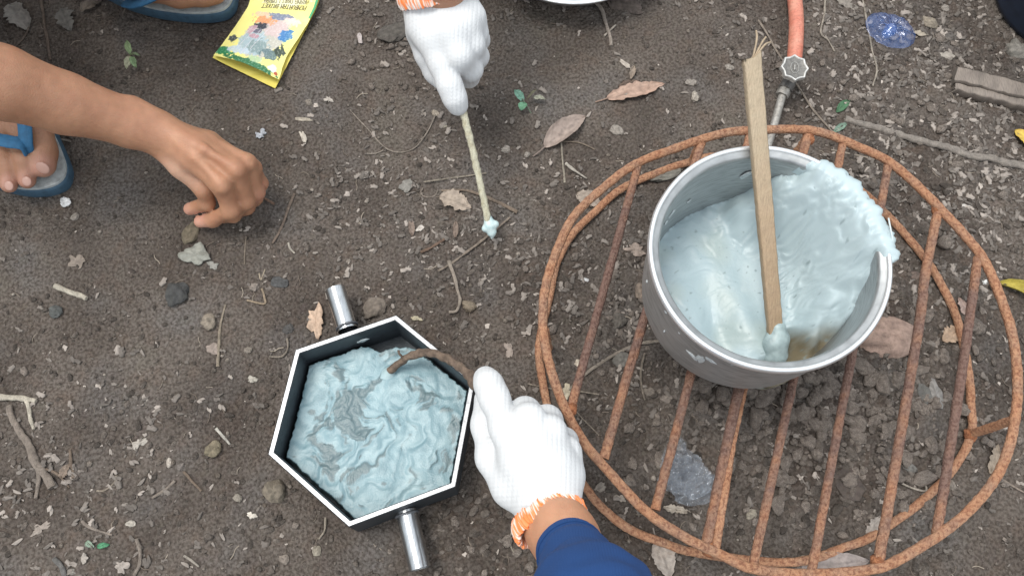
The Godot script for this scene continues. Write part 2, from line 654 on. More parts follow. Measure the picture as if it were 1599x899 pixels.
func pot_stand():
	var t := thing("pot_stand", "rusty round pot stand of two iron rings joined by parallel bars", "stand", Vector3(0.258, 0, -0.261))
	var upper := spline([Vector3(0.2263, 0.079, -0.4754), Vector3(0.2871, 0.079, -0.4813), Vector3(0.3186, 0.079, -0.4786), Vector3(0.3595, 0.079, -0.462), Vector3(0.3848, 0.079, -0.4484), Vector3(0.4088, 0.079, -0.4247), Vector3(0.4318, 0.079, -0.397), Vector3(0.4524, 0.079, -0.3698), Vector3(0.4696, 0.079, -0.3402), Vector3(0.4818, 0.079, -0.2925), Vector3(0.4856, 0.079, -0.2556), Vector3(0.483, 0.079, -0.2183), Vector3(0.4785, 0.079, -0.1959), Vector3(0.4682, 0.079, -0.163), Vector3(0.4496, 0.079, -0.1287), Vector3(0.4198, 0.079, -0.0971), Vector3(0.3906, 0.079, -0.0751), Vector3(0.3578, 0.079, -0.0554), Vector3(0.3307, 0.079, -0.0439), Vector3(0.2762, 0.079, -0.0369), Vector3(0.2258, 0.079, -0.0381), Vector3(0.1997, 0.079, -0.0475), Vector3(0.1628, 0.079, -0.063), Vector3(0.1289, 0.079, -0.0839), Vector3(0.0941, 0.079, -0.1184), Vector3(0.0739, 0.079, -0.1405), Vector3(0.0579, 0.079, -0.1664), Vector3(0.0425, 0.079, -0.2021), Vector3(0.0326, 0.079, -0.2418), Vector3(0.031, 0.079, -0.2676), Vector3(0.0332, 0.079, -0.2941), Vector3(0.0427, 0.079, -0.3305), Vector3(0.0589, 0.079, -0.3684), Vector3(0.0862, 0.079, -0.4), Vector3(0.1208, 0.079, -0.4307), Vector3(0.1654, 0.079, -0.4527), Vector3(0.1924, 0.079, -0.4649)], 0.004, true)
	obj("upper_ring", sweep(upper, 0.0046, 10, true, 0.10, func(p, _t): return rust_colour(p, 0.08), 1.0, 120.0), M.rust, t)
	var lower := spline([Vector3(0.1929, 0.005, -0.477), Vector3(0.1609, 0.005, -0.4638), Vector3(0.1157, 0.005, -0.4387), Vector3(0.0876, 0.005, -0.4096), Vector3(0.0622, 0.005, -0.3797), Vector3(0.0471, 0.005, -0.3465), Vector3(0.0396, 0.005, -0.3044), Vector3(0.0314, 0.005, -0.2524), Vector3(0.0353, 0.005, -0.2204), Vector3(0.0438, 0.005, -0.1835), Vector3(0.0599, 0.005, -0.1443), Vector3(0.0817, 0.005, -0.1115), Vector3(0.099, 0.005, -0.0921), Vector3(0.1259, 0.005, -0.0729), Vector3(0.1569, 0.005, -0.0625), Vector3(0.1877, 0.005, -0.0546), Vector3(0.2577, 0.005, -0.0492), Vector3(0.2986, 0.005, -0.053), Vector3(0.3348, 0.005, -0.0667), Vector3(0.36, 0.005, -0.0769), Vector3(0.4091, 0.005, -0.1098), Vector3(0.4475, 0.005, -0.1448), Vector3(0.4723, 0.005, -0.182), Vector3(0.4765, 0.005, -0.2138), Vector3(0.4785, 0.005, -0.249), Vector3(0.4747, 0.005, -0.3026), Vector3(0.4615, 0.005, -0.3453), Vector3(0.4446, 0.005, -0.3787), Vector3(0.4138, 0.005, -0.4206), Vector3(0.3813, 0.005, -0.4542), Vector3(0.3327, 0.005, -0.4779), Vector3(0.2681, 0.005, -0.4896), Vector3(0.2244, 0.005, -0.487)], 0.004, true)
	obj("lower_ring", sweep(lower, 0.0043, 10, true, 0.12, func(p, _t): return rust_colour(p, -0.05), 1.0, 120.0), M.rust, t)
	var bars := [
		[[Vector3(0.1239, 0.076, -0.4317), Vector3(0.0911, 0.076, -0.2971), Vector3(0.0609, 0.076, -0.1738)], 0.0043, 0.85], [[Vector3(0.1911, 0.076, -0.4651), Vector3(0.158, 0.076, -0.3557), Vector3(0.1275, 0.076, -0.2576), Vector3(0.092, 0.076, -0.128)], 0.0046, 0.6],
		[[Vector3(0.242, 0.076, -0.4773), Vector3(0.2092, 0.076, -0.3481), Vector3(0.1728, 0.076, -0.208), Vector3(0.1386, 0.076, -0.0847)], 0.0044, 0.65], [[Vector3(0.3026, 0.076, -0.4763), Vector3(0.2586, 0.076, -0.3371), Vector3(0.2192, 0.076, -0.2012), Vector3(0.1831, 0.076, -0.0539)], 0.0049, 0.75],
		[[Vector3(0.3393, 0.076, -0.4708), Vector3(0.3048, 0.076, -0.3397), Vector3(0.2689, 0.076, -0.2039), Vector3(0.2245, 0.076, -0.0408)], 0.0043, 0.6], [[Vector3(0.3848, 0.076, -0.4486), Vector3(0.3556, 0.076, -0.3357), Vector3(0.3244, 0.076, -0.2224), Vector3(0.2762, 0.076, -0.0391)], 0.0043, 0.7],
		[[Vector3(0.4307, 0.076, -0.3976), Vector3(0.4097, 0.076, -0.3284), Vector3(0.393, 0.076, -0.2579), Vector3(0.3357, 0.076, -0.0485)], 0.0048, 0.45], [[Vector3(0.4645, 0.076, -0.3473), Vector3(0.4296, 0.076, -0.2156), Vector3(0.3905, 0.076, -0.0764)], 0.0046, 0.9]]
	for b in bars:
		var pts := spline(b[0], 0.004)
		var mid: float = b[2]
		obj("bar", sweep(pts, b[1], 10, false, 0.11, func(p, s): return rust_colour(p, mid * (1.5 - 2.6 * absf(s - 0.5)) + 0.15), 1.0, 130.0), M.rust, t)
	obj("doubled_rod", sweep(spline([Vector3(0.2286, 0.0685, -0.216), Vector3(0.2175, 0.069, -0.172), Vector3(0.211, 0.072, -0.1489), Vector3(0.2034, 0.076, -0.113), Vector3(0.1915, 0.0765, -0.0521)], 0.004), 0.0042, 8, false, 0.15, func(p, _s): return rust_colour(p, -0.1)), M.rust, t)
	for leg in [[Vector3(0.4726, 0.006, -0.1837), Vector3(0.4753, 0.076, -0.1836)], [Vector3(0.2978, 0.004, -0.4699), Vector3(0.3026, 0.076, -0.4755)], [Vector3(0.0409, 0.004, -0.2497), Vector3(0.0331, 0.076, -0.2479)], [Vector3(0.1961, 0.004, -0.4785), Vector3(0.1902, 0.074, -0.4654)]]:
		obj("leg", sweep(spline([leg[0], leg[0].lerp(leg[1], 0.5), leg[1]], 0.004), 0.0046, 8, false, 0.16, func(p, _s): return tint(rust_colour(p, -0.25), 1.2)), M.rust, t)
	var weld := lump(5, 10, 7, 0.35, Color(0.36, 0.16, 0.08))
	for p in [Vector3(0.4713, 0.007, -0.1822), Vector3(0.3038, 0.076, -0.4733), Vector3(0.1863, 0.077, -0.0529), Vector3(0.3354, 0.077, -0.0496), Vector3(0.4302, 0.077, -0.3971), Vector3(0.0609, 0.077, -0.1724)]:
		var o := obj("weld", weld, M.rust, t)
		o.transform = Transform3D(Basis.from_scale(Vector3(0.0075, 0.005, 0.0075)), p - t.position)


func pot():
	var t := thing("cooking_pot", "round aluminium cooking pot with stained sides standing on the rusty stand", "pot", Vector3(POT.x, 0.083, POT.z))
	var outside := PackedVector2Array([Vector2(0.002, 0.083), Vector2(0.06, 0.0832), Vector2(0.074, 0.085), Vector2(0.083, 0.0895), Vector2(0.0888, 0.097), Vector2(0.092, 0.108), Vector2(0.0945, 0.13), Vector2(0.0962, 0.16), Vector2(0.0972, 0.185), Vector2(0.0975, 0.1955)])
	obj("body", lathe(outside, POT, 128, 0.004), M.aluminium_dull, t)
	var rim := PackedVector2Array([Vector2(0.0978, 0.1955), Vector2(0.1005, 0.1975), Vector2(0.1021, 0.2), Vector2(0.1026, 0.203), Vector2(0.1019, 0.2056), Vector2(0.1003, 0.2068), Vector2(0.0987, 0.2062), Vector2(0.0980, 0.2046)])
	obj("rim", lathe(rim, POT, 128, 0.003), M.aluminium_rim, t)
	var inside := PackedVector2Array([Vector2(0.0979, 0.2045), Vector2(0.0962, 0.2034), Vector2(0.0937, 0.2026), Vector2(0.0926, 0.2014), Vector2(0.0917, 0.1996), Vector2(0.0916, 0.195), Vector2(0.0912, 0.17), Vector2(0.0905, 0.14), Vector2(0.089, 0.112), Vector2(0.085, 0.097), Vector2(0.075, 0.089), Vector2(0.002, 0.0875)])
	obj("inner_wall", lathe(inside, POT, 128, 0.004), M.aluminium, t)
	var rng := RandomNumberGenerator.new()
	rng.seed = 4
	# dried splashes on the outside and on the inner wall
	for s in [[118.0, 0.172, 0.006], [122.0, 0.163, 0.009], [126.0, 0.157, 0.006], [150.0, 0.182, 0.0024], [138.0, 0.178, 0.0018], [108.0, 0.185, 0.0018], [145.0, 0.15, 0.002], [172.0, 0.16, 0.0016], [112.0, 0.192, 0.002]]:
		var a := deg_to_rad(s[0])
		var r := 0.0962
		var m := flake(rng.randi(), 12, s[2], s[2] * 0.45, 0.0012, Color(0.5, 0.53, 0.54))
		var o := obj("paste_splash", m, M.paste, t)
		var n := Vector3(cos(a), 0.05, sin(a)).normalized()
		var e := n.cross(Vector3.UP).normalized().rotated(n, rng.randf() * TAU)
		o.transform = Transform3D(Basis(e, n, e.cross(n)), POT + Vector3(cos(a) * r, s[1], sin(a) * r) - t.position)
	for s in [[-150.0, 0.158, 0.004], [-145.0, 0.163, 0.005], [-95.0, 0.172, 0.007], [-170.0, 0.14, 0.004], [-128.0, 0.152, 0.003]]:
		var a := deg_to_rad(s[0])
		var o := obj("paste_splash", flake(rng.randi(), 12, s[2], s[2] * 0.5, 0.001, Color(0.55, 0.6, 0.61)), M.paste, t)
		var n := -Vector3(cos(a), 0.0, sin(a))
		var e := n.cross(Vector3.UP).normalized().rotated(n, rng.randf() * TAU)
		o.transform = Transform3D(Basis(e, n, e.cross(n)), POT + Vector3(cos(a) * 0.0903, s[1], sin(a) * 0.0903) - t.position)


# a thin irregular piece lying in its own x-z plane, slightly domed
func flake(sd: int, sides: int, rx: float, rz: float, thick: float, c: Color, ragged := 0.35) -> ArrayMesh:
	var rng := RandomNumberGenerator.new()
	rng.seed = sd
	var v := PackedVector3Array()
	var cs := PackedColorArray()
	var radii := []
	var waves := []
	for w in [2, 3, 4, 5, 7, 11]:
		waves.append([w, rng.randf_range(0.3, 1.0) / sqrt(w), rng.randf() * TAU])
	for j in sides:
		var r := 1.0
		for w in waves:
			r += ragged * 0.85 * w[1] * sin(w[0] * TAU * j / sides + w[2])
		radii.append(r)
	var rings := [[0.0, 1.0], [0.55, 0.92], [0.93, 0.7], [1.0, 0.35], [0.97, 0.0]]
	for q in rings:
		for j in sides:
			var a := TAU * j / sides
			var r: float = radii[j] * q[0]
			v.append(Vector3(cos(a) * r * rx, thick * q[1] + thick * 0.6 * n_any.get_noise_3d(cos(a) * r * 2.0 + sd % 97, 0, sin(a) * r * 2.0), sin(a) * r * rz))
			cs.append(tint(c, 0.95 + 0.3 * n_any.get_noise_3d(cos(a) * r * 2.5, sd % 89, sin(a) * r * 2.5)))
	return arr(v, quads(rings.size(), sides, true, true), cs)


func terrace(x: float) -> float:
	var f := x - floorf(x)
	return floorf(x) + smoothstep(0.55, 1.0, f)


func pot_paste():
	var v := PackedVector3Array()
	var cs := PackedColorArray()
	var rows := 120
	var cols := 300
	for i in rows:
		var u := 1.3 * i / (rows - 1.0)
		for j in cols:
			var a := TAU * j / cols - PI
			var deg := rad_to_deg(a)
			var wob := 10.0 * n_any.get_noise_2d(u * 1.6, deg * 0.02) + 3.0 * n_any.get_noise_2d(u * 5.0, deg * 0.07)
			var d := deg + wob
			var bank := smoothstep(-118.0, -58.0, d) * (1.0 - smoothstep(-14.0, 52.0, d))
			var over := smoothstep(-72.0, -44.0, d) * (1.0 - smoothstep(-16.0, 20.0, d))
			var bare := smoothstep(20.0, 36.0, d) * (1.0 - smoothstep(66.0, 84.0, d))
			var rr := 0.0914 * minf(u, 1.0)
			var x := cos(a) * rr
			var z := sin(a) * rr
			var wx := x + 0.010 * n_any.get_noise_2d(x * 34.0, z * 34.0)
			var wz := z + 0.010 * n_any.get_noise_2d(x * 34.0 + 50.0, z * 34.0)
			var h := 0.1105 + 0.0016 * n_big.get_noise_2d(x * 20.0, z * 20.0) + 0.0002 * n_mid.get_noise_2d(wx * 90.0, wz * 90.0)
			# the furrow the stick has ploughed, and the swept-up bank against the wall on the far right
			var along := Vector2(x, z) - Vector2(0.004, 0.072)
			var dir := Vector2(-0.33, -0.94)
			var s := along.dot(dir)
			var off := along.dot(Vector2(dir.y, -dir.x))
			h -= 0.007 * exp(-pow((off - 0.012) / 0.012, 2)) * smoothstep(-0.01, 0.02, s) * (1.0 - smoothstep(0.04, 0.12, s))
			h += 0.005 * exp(-pow((off + 0.016) / 0.012, 2)) * smoothstep(0.0, 0.03, s) * (1.0 - smoothstep(0.04, 0.1, s))
			var climb := pow(smoothstep(0.36, 1.03, u), 1.5)
			h += bank * (0.096 * climb + 0.003 * smoothstep(0.1, 0.5, u))
			# flaps left by the spreading strokes: a few long overlapping lips across the bank
			var stroke := z * 0.9 + x * 0.45 + 0.022 * n_any.get_noise_2d(x * 24.0 + 7.0, z * 24.0)
			var lip := stroke * 44.0 + 0.55 * n_any.get_noise_2d(wx * 60.0, wz * 90.0)
			h += bank * smoothstep(0.3, 0.6, u) * (0.0062 * (terrace(lip) - lip) + 0.0010 * n_mid.get_noise_2d(wx * 55.0, wz * 110.0))
			h += (1.0 - bank) * 0.0005 * smoothstep(0.55, 0.8, n_any.get_noise_2d(wx * 30.0 + 20.0, wz * 52.0) * 0.5 + 0.5) * smoothstep(0.1, 0.4, u)
			var edge := 0.55 + 0.17 * absf(d - 50.0) / 34.0
			var gone := bare * smoothstep(edge, edge + 0.14, u + 0.03 * n_any.get_noise_2d(x * 60.0, z * 60.0))
			h -= 0.019 * gone * (1.0 - bank)
			if gone < 0.5:
				h += 0.0022 * smoothstep(0.93, 1.0, u) * n_fine.get_noise_2d(deg * 0.3, 1.0)
			if u > 1.0:
				var w := (u - 1.0) / 0.3
				var reach := over * (0.0172 + 0.003 * n_any.get_noise_2d(deg * 0.1, 5.0) + 0.002 * n_any.get_noise_2d(deg * 0.4, 8.0) + 0.0009 * absf(n_fine.get_noise_2d(deg * 1.3, 2.0)))
				rr = 0.0914 + reach * sin(minf(w * 1.15, 1.0) * PI * 0.5) - over * 0.002 * smoothstep(0.86, 1.0, w)
				x = cos(a) * rr
				z = sin(a) * rr
				var lift := 0.2098 + 0.0010 * n_any.get_noise_2d(x * 50.0, z * 50.0) + 0.0007 * (terrace(lip) - lip) - 0.012 * w * w - 0.01 * smoothstep(0.85, 1.0, w)
				h = lerpf(h, lift, over * smoothstep(0.0, 0.25, w))
			v.append(POT + Vector3(x, h, z))
			var c := Color(0.43, 0.535, 0.57).lerp(Color(0.36, 0.465, 0.50), clampf(0.45 + 0.5 * n_mid.get_noise_2d(wx * 22.0, wz * 34.0), 0, 1))
			c = c.lerp(Color(0.50, 0.585, 0.605), bank * 0.6)
			c = c.lerp(Color(0.41, 0.475, 0.44), clampf(n_big.get_noise_2d(x * 14.0 + 5.0, z * 14.0), 0, 0.5) * (1.0 - bank))
			c = c.lerp(Color(0.20, 0.17, 0.11), clampf(gone * 1.2 - 0.1 + 0.4 * gone * n_mid.get_noise_2d(x * 90.0, z * 90.0), 0, 1))
			var fleck := n_any.get_noise_2d(x * 150.0, z * 150.0 + x * 60.0)
			c = c.lerp(Color(0.22, 0.28, 0.29), smoothstep(0.80, 0.86, fleck) * 0.7)
			cs.append(c)
	var o := obj("pot_paste", arr(v, quads(rows, cols, true, true), cs), M.paste)
	tag(o, "pale grey-blue paste in the aluminium pot, smeared up over its rim", "paste")
	var strand := obj("paste_strand", sweep(spline([Vector3(0.3128, 0.214, -0.3189), Vector3(0.317, 0.208, -0.303), Vector3(0.3236, 0.196, -0.2908)], 0.002), 0.0007, 6, false, 0.2, func(_p, _s): return Color(0.6, 0.66, 0.67)), M.paste, o)
	strand.position = Vector3.ZERO
	# the stirring batten with its lump of paste
	var low := Vector3(0.244, 0.114, -0.2354)
	var cross := Vector3(0.2074, 0.2125, -0.3792)
	var top := low + (cross - low) * 1.455
	var t := thing("stirring_stick", "pale wooden batten standing in the pot and leaning over its back rim", "stick", low)
	var wood := func(p, s): return Color(0.43, 0.31, 0.20).lerp(Color(0.50, 0.40, 0.28), smoothstep(0.3, 0.9, s) + 0.3 * n_mid.get_noise_3dv(p * Vector3(300, 300, 30)))
	obj("batten", batten(low, top, 0.0066, 0.0078, 0.0042, wood), M.wood, t)
	for e in [[Vector3(0.1946, 0.262, -0.4635), 0.5], [Vector3(0.208, 0.256, -0.4571), 0.9], [Vector3(0.2038, 0.258, -0.4605), 0.75]]:
		obj("split_fibre", sweep(spline([top + (low - top) * 0.03, top.lerp(e[0], 0.5) + Vector3(0.002, 0.003, 0), e[0]], 0.003), 0.0009, 6, false, 0.3, func(_p, _s): return Color(0.46, 0.36, 0.25)), M.wood, t)
	var dab := skin([[[v4(low + Vector3(0, 0.007, -0.012), 0.0075), v4(low, 0.0095), v4(low + Vector3(0.001, -0.008, 0.008), 0.012)], [v4(low + Vector3(-0.006, 0.002, 0.002), 0.006)], [v4(low + Vector3(0.007, 0.002, -0.004), 0.005)]]], 0.0014, 0.002, func(p): return Color(0.28, 0.36, 0.37).lerp(Color(0.42, 0.52, 0.53), clampf(0.5 + n_mid.get_noise_3dv(p * 120.0), 0, 1)))
	obj("paste_lump", dab, M.paste, t)


func v4(p: Vector3, r: float) -> Vector4:
	return Vector4(p.x, p.y, p.z, r)


# a chamfered batten from a to b: half width at both ends, half thickness
func batten(a: Vector3, b: Vector3, wa: float, wb: float, th: float, col: Callable) -> ArrayMesh:
	var t := (b - a).normalized()
	var side := t.cross(Vector3.UP).normalized()
	var up := side.cross(t)
	var v := PackedVector3Array()
	var cs := PackedColorArray()
	var n := 60
	for i in n:
		var s := i / (n - 1.0)
		var p := a.lerp(b, s)
		var w := lerpf(wa, wb, s)
		for q in [[1, -0.7], [1, 0.7], [0.82, 1], [0.1, 1.04], [-0.82, 1], [-1, 0.7], [-1, -0.7], [-0.82, -1], [0.82, -1]]:
			var cut := 0.0
			if i == n - 1:
				cut = 0.010 * (q[0] * 0.5 - 0.5)
			var r: Vector3 = p + side * w * q[0] + up * th * q[1] + t * cut
			r += (side + up) * 0.0005 * n_mid.get_noise_3dv(r * Vector3(160, 160, 24))
			v.append(r)
			cs.append(col.call(r, s))
	var f := quads(n, 9, true)
	for e in 2:
		var ring := 0 if e == 0 else (n - 1) * 9
		var first := v.size()
		for j in 9:
			v.append(v[ring + j])
			cs.append(cs[ring + j])
		for j in range(1, 8):
			f.append_array([first, first + j + 1, first + j] if e == 0 else [first, first + j, first + j + 1])
	return arr(v, f, cs)


func hex_corner(k: int, r: float, y: float) -> Vector3:
	var a := 0.6397 + k * PI / 3
	return Vector3(HEX_CENTRE.x + cos(a) * r, y, HEX_CENTRE.y + sin(a) * r)


func mould():
	var t := thing("hexagonal_mould", "open six-sided steel mould with two tube handles on the bare soil", "mould", Vector3(HEX_CENTRE.x, 0, HEX_CENTRE.y))
	var thick := 0.0050 / 0.866
	var r1 := HEX_R
	var r0 := HEX_R - thick
	for k in 6:
		var v := PackedVector3Array()
		for e in [k, k + 1]:
			v.append_array([hex_corner(e, r1, 0.002), hex_corner(e, r1, 0.0592), hex_corner(e, r1 - 0.0008, 0.0598), hex_corner(e, r0 + 0.0008, 0.0598), hex_corner(e, r0, 0.0592), hex_corner(e, r0, 0.002)])
		var sides := PackedVector3Array()
		var f := PackedInt32Array()
		for s in [[0, 1], [1, 2], [3, 4], [4, 5]]:
			var at := sides.size()
			sides.append_array([v[s[0]], v[s[1]], v[6 + s[0]], v[6 + s[1]]])
			f.append_array([at, at + 1, at + 2, at + 1, at + 3, at + 2])
		var w := obj("wall", arr(sides, f), M.steel_dark, t)
		obj("cut_edge", arr(PackedVector3Array([v[2], v[3], v[8], v[9]]), PackedInt32Array([0, 1, 2, 1, 3, 2])), M.steel_cut, w)
	var fv := PackedVector3Array([Vector3(HEX_CENTRE.x, 0.008, HEX_CENTRE.y)])
	var ff := PackedInt32Array()
	for k in 6:
		fv.append(hex_corner(k, r0 + 0.002, 0.008))
		ff.append_array([0, 1 + k, 1 + (k + 1) % 6])
	obj("base_plate", arr(fv, ff), M.steel_dark, t)
	var ends := [[Vector3(-0.1639, 0.03, -0.2513), Vector3(-0.182, 0.03, -0.2945)], [Vector3(-0.0889, 0.03, -0.077), Vector3(-0.0711, 0.03, -0.0255)]]
	for e in ends:
		var h := obj("handle", tube(e[0], e[1], 0.0102, 0.0015), M.steel_tube, t)
		var ring := []
		var d: Vector3 = (e[1] - e[0]).normalized()
		var s := d.cross(Vector3.UP).normalized()
		for j in 14:
			var a := TAU * j / 14
			ring.append(e[0] + d * 0.0035 + (s * cos(a) + s.cross(d) * sin(a)) * 0.0104)
		obj("weld_bead", sweep(spline(ring, 0.002, true), 0.0013, 7, true, 0.6, func(_p, _s): return Color(0.3, 0.31, 0.33), 1.0, 500.0), M.steel_cut, h)
	var smear := obj("dried_paste", flake(31, 14, 0.0062, 0.003, 0.001, Color(0.36, 0.41, 0.43)), M.paste, t)
	var n := -(hex_corner(3, 1, 0) + hex_corner(4, 1, 0) - 2.0 * Vector3(HEX_CENTRE.x, 0, HEX_CENTRE.y)).normalized()
	var e2 := n.cross(Vector3.UP).normalized()
	smear.transform = Transform3D(Basis(e2, n, e2.cross(n)), Vector3(-0.1447, 0.048, -0.2369) - t.position + n * 0.001)


# a hollow tube
func tube(a: Vector3, b: Vector3, r: float, wall: float) -> ArrayMesh:
	var t := (b - a).normalized()
	var side := t.cross(Vector3.UP).normalized()
	var up := side.cross(t)
	var v := PackedVector3Array()
	var profile := [[a, r], [b - t * 0.0005, r], [b, r - 0.0004], [b, r - wall], [a, r - wall]]
	for q in profile:
		for j in 40:
			var an := TAU * j / 40
			v.append(q[0] + (side * cos(an) + up * sin(an)) * q[1])
	return arr(v, quads(profile.size(), 40, true))


func mould_paste():
	var v := PackedVector3Array()
	var cs := PackedColorArray()
	var rows := 90
	var cols := 300
	var apothem := (HEX_R - 0.0060) * 0.866
	var bare := (Vector2(-0.1212, -0.2736) - HEX_CENTRE).angle()
	for i in rows:
		var u := i / (rows - 1.0)
		for j in cols:
			var a := TAU * j / cols
			var sector := fposmod(a - 0.6397, PI / 3) - PI / 6
			var reach := apothem / cos(sector)
			var away := absf(wrapf(a - bare, -PI, PI))
			reach *= 1.0 - 0.15 * (1.0 - smoothstep(0.05, 0.36, away)) - 0.012 * (0.5 + n_any.get_noise_2d(a * 9.0, 3.0)) - 0.008 * n_any.get_noise_2d(a * 40.0, 8.0)
			var x := cos(a) * reach * u
			var z := sin(a) * reach * u
			# stirred round: noise read in a twisted frame
			var r := Vector2(x, z).length()
			var tw := Vector2(x, z).rotated(3.0 * exp(-r * 20.0) + r * 6.0)
			var q := tw + Vector2(n_mid.get_noise_2d(x * 22.0, z * 22.0), n_mid.get_noise_2d(x * 22.0 + 31.0, z * 22.0)) * 0.022
			var ridge := n_big.get_noise_2d(q.x * 17.0, q.y * 34.0)
			var smear := n_mid.get_noise_2d(q.x * 26.0 + 60.0, q.y * 84.0)
			var crease := 1.0 - absf(n_any.get_noise_2d(q.x * 42.0 + 9.0, q.y * 70.0)) * 5.0
			var wet := 0.9 * n_big.get_noise_2d(q.x * 20.0 + 70.0, q.y * 34.0) - 0.05
			wet += 0.85 * exp(-(Vector2(x, z) - (Vector2(-0.151, -0.1746) - HEX_CENTRE)).length_squared() / 0.0007) + 0.85 * exp(-(Vector2(x, z) - (Vector2(-0.1659, -0.1294) - HEX_CENTRE)).length_squared() / 0.00055) + 0.75 * exp(-(Vector2(x, z) - (Vector2(-0.0866, -0.1884) - HEX_CENTRE)).length_squared() / 0.0003)
			var dark := smoothstep(0.34, 0.50, wet + 0.7 * smear)
			var busy := smoothstep(0.1, 0.5, wet)
			var h := 0.0258 + 0.0016 * ridge + 0.0003 * smear + 0.0007 * pow(maxf(crease, 0.0), 2) * (0.1 + busy) + 0.0006 * busy * n_any.get_noise_2d(q.x * 100.0, q.y * 100.0)
			h = lerpf(h, 0.0085, smoothstep(0.965, 1.0, u))
			v.append(Vector3(HEX_CENTRE.x + x, h, HEX_CENTRE.y + z))
			# two mixes not yet blended: pale teal paste and dark slate wax, drawn into streaks by the stirring
			var streak := n_mid.get_noise_2d(q.x * 30.0 - 40.0, q.y * 95.0 + 11.0)
			var c := Color(0.265, 0.395, 0.435).lerp(Color(0.175, 0.285, 0.325), clampf(0.35 + 1.3 * streak, 0, 1))
			c = c.lerp(Color(0.36, 0.49, 0.52), smoothstep(0.1, 0.6, n_big.get_noise_2d(x * 26.0, z * 26.0 + 20.0)) * 0.6)
			c = c.lerp(Color(0.115, 0.165, 0.178), dark * 0.85)
			cs.append(c)
	var o := obj("mould_paste", arr(v, quads(rows, cols, true, true), cs), M.wet_paste)
	tag(o, "wet blue-grey paste half stirred inside the hexagonal mould", "paste")


# ---------------------------------------------------------------- what the hands hold
func sticks_in_hand():
	var t := thing("bent_stick", "short bent brown stick between gloved finger and the mould paste", "stick", Vector3(-0.0635, 0.07, -0.2182))
	var bark := func(p, _s): return Color(0.13, 0.092, 0.07).lerp(Color(0.25, 0.18, 0.132), clampf(0.5 + 1.4 * n_mid.get_noise_3dv(p * 130.0), 0, 1))
	obj("shaft", sweep(spline([Vector3(0.0011, 0.112, -0.1446), Vector3(-0.0197, 0.099, -0.1787), Vector3(-0.0321, 0.088, -0.194), Vector3(-0.0478, 0.077, -0.2083), Vector3(-0.0634, 0.071, -0.2179), Vector3(-0.0804, 0.062, -0.2227), Vector3(-0.0964, 0.05, -0.2219), Vector3(-0.1085, 0.038, -0.2167), Vector3(-0.1171, 0.03, -0.2111)], 0.0025), PackedFloat32Array([0.007, 0.007, 0.0072, 0.0074, 0.0076, 0.0078, 0.008, 0.0082, 0.0082, 0.008, 0.0078, 0.008, 0.0082, 0.0082, 0.008, 0.0077, 0.0075, 0.0074, 0.0076, 0.0078, 0.0074, 0.0072, 0.0072, 0.0074, 0.0072, 0.0068, 0.0064, 0.006, 0.0058, 0.0054, 0.0048, 0.0042]), 14, false, 0.3, bark, 0.9, 110.0), M.bark, t)
	obj("twig_stub", sweep(spline([Vector3(-0.1018, 0.045, -0.2204), Vector3(-0.1066, 0.05, -0.2233), Vector3(-0.1078, 0.053, -0.2263)], 0.002), PackedFloat32Array([0.002, 0.0018, 0.0012]), 7, false, 0.2, bark), M.bark, t)
	obj("paste_clump", skin([[[v4(Vector3(-0.1184, 0.024, -0.2113), 0.0056), v4(Vector3(-0.1238, 0.0175, -0.2054), 0.0065), v4(Vector3(-0.1312, 0.015, -0.199), 0.0055)], [v4(Vector3(-0.1138, 0.016, -0.2076), 0.0055), v4(Vector3(-0.1194, 0.015, -0.197), 0.005)]]], 0.0015, 0.003, func(p): return Color(0.34, 0.47, 0.50).lerp(Color(0.42, 0.54, 0.56), clampf(0.5 + n_mid.get_noise_3dv(p * 90.0), 0, 1))), M.wet_paste, t)
	t = thing("peeled_stick", "thin peeled pale stick held upright by the upper glove, paste on its tip", "stick", Vector3(-0.0262, 0.022, -0.374))
	var peeled := func(p, _s): return Color(0.72, 0.69, 0.53).lerp(Color(0.48, 0.42, 0.27), clampf(0.05 + 1.3 * n_mid.get_noise_3dv(p * Vector3(140, 140, 90)), 0, 1))
	obj("shaft", sweep(spline([Vector3(-0.0764, 0.125, -0.5118), Vector3(-0.0588, 0.098, -0.4674), Vector3(-0.0429, 0.062, -0.4234), Vector3(-0.0277, 0.026, -0.3766)], 0.003), 0.0037, 10, false, 0.22, peeled, 1.0, 130.0), M.bark, t)
	obj("paste_tip", skin([[[v4(Vector3(-0.0302, 0.03, -0.3851), 0.0042), v4(Vector3(-0.027, 0.025, -0.3771), 0.0058), v4(Vector3(-0.0253, 0.021, -0.3707), 0.0044)], [v4(Vector3(-0.0323, 0.024, -0.3735), 0.0034)], [v4(Vector3(-0.021, 0.026, -0.3785), 0.0036)], [v4(Vector3(-0.0226, 0.022, -0.3712), 0.0026), v4(Vector3(-0.0244, 0.017, -0.3658), 0.001)]]], 0.0009, 0.0012, func(p): return Color(0.44, 0.60, 0.62).lerp(Color(0.60, 0.70, 0.70), clampf(0.5 + n_mid.get_noise_3dv(p * 200.0), 0, 1))), M.paste, t)


# ---------------------------------------------------------------- people
func flesh(p: Vector3, pink: Array, tone := 1.0) -> Color:
	var n := n_mid.get_noise_3dv(p * 30.0)
	var c := Color(0.47, 0.245, 0.148).lerp(Color(0.415, 0.205, 0.122), clampf(0.5 + n, 0, 1))
	for q in pink:
		var d := p.distance_to(q[0])
		c = c.lerp(q[2], (1.0 - smoothstep(0.3 * q[1], q[1], d)) * 0.8)
	return tint(c, tone * (0.98 + 0.09 * n_fine.get_noise_3dv(p * 90.0)))


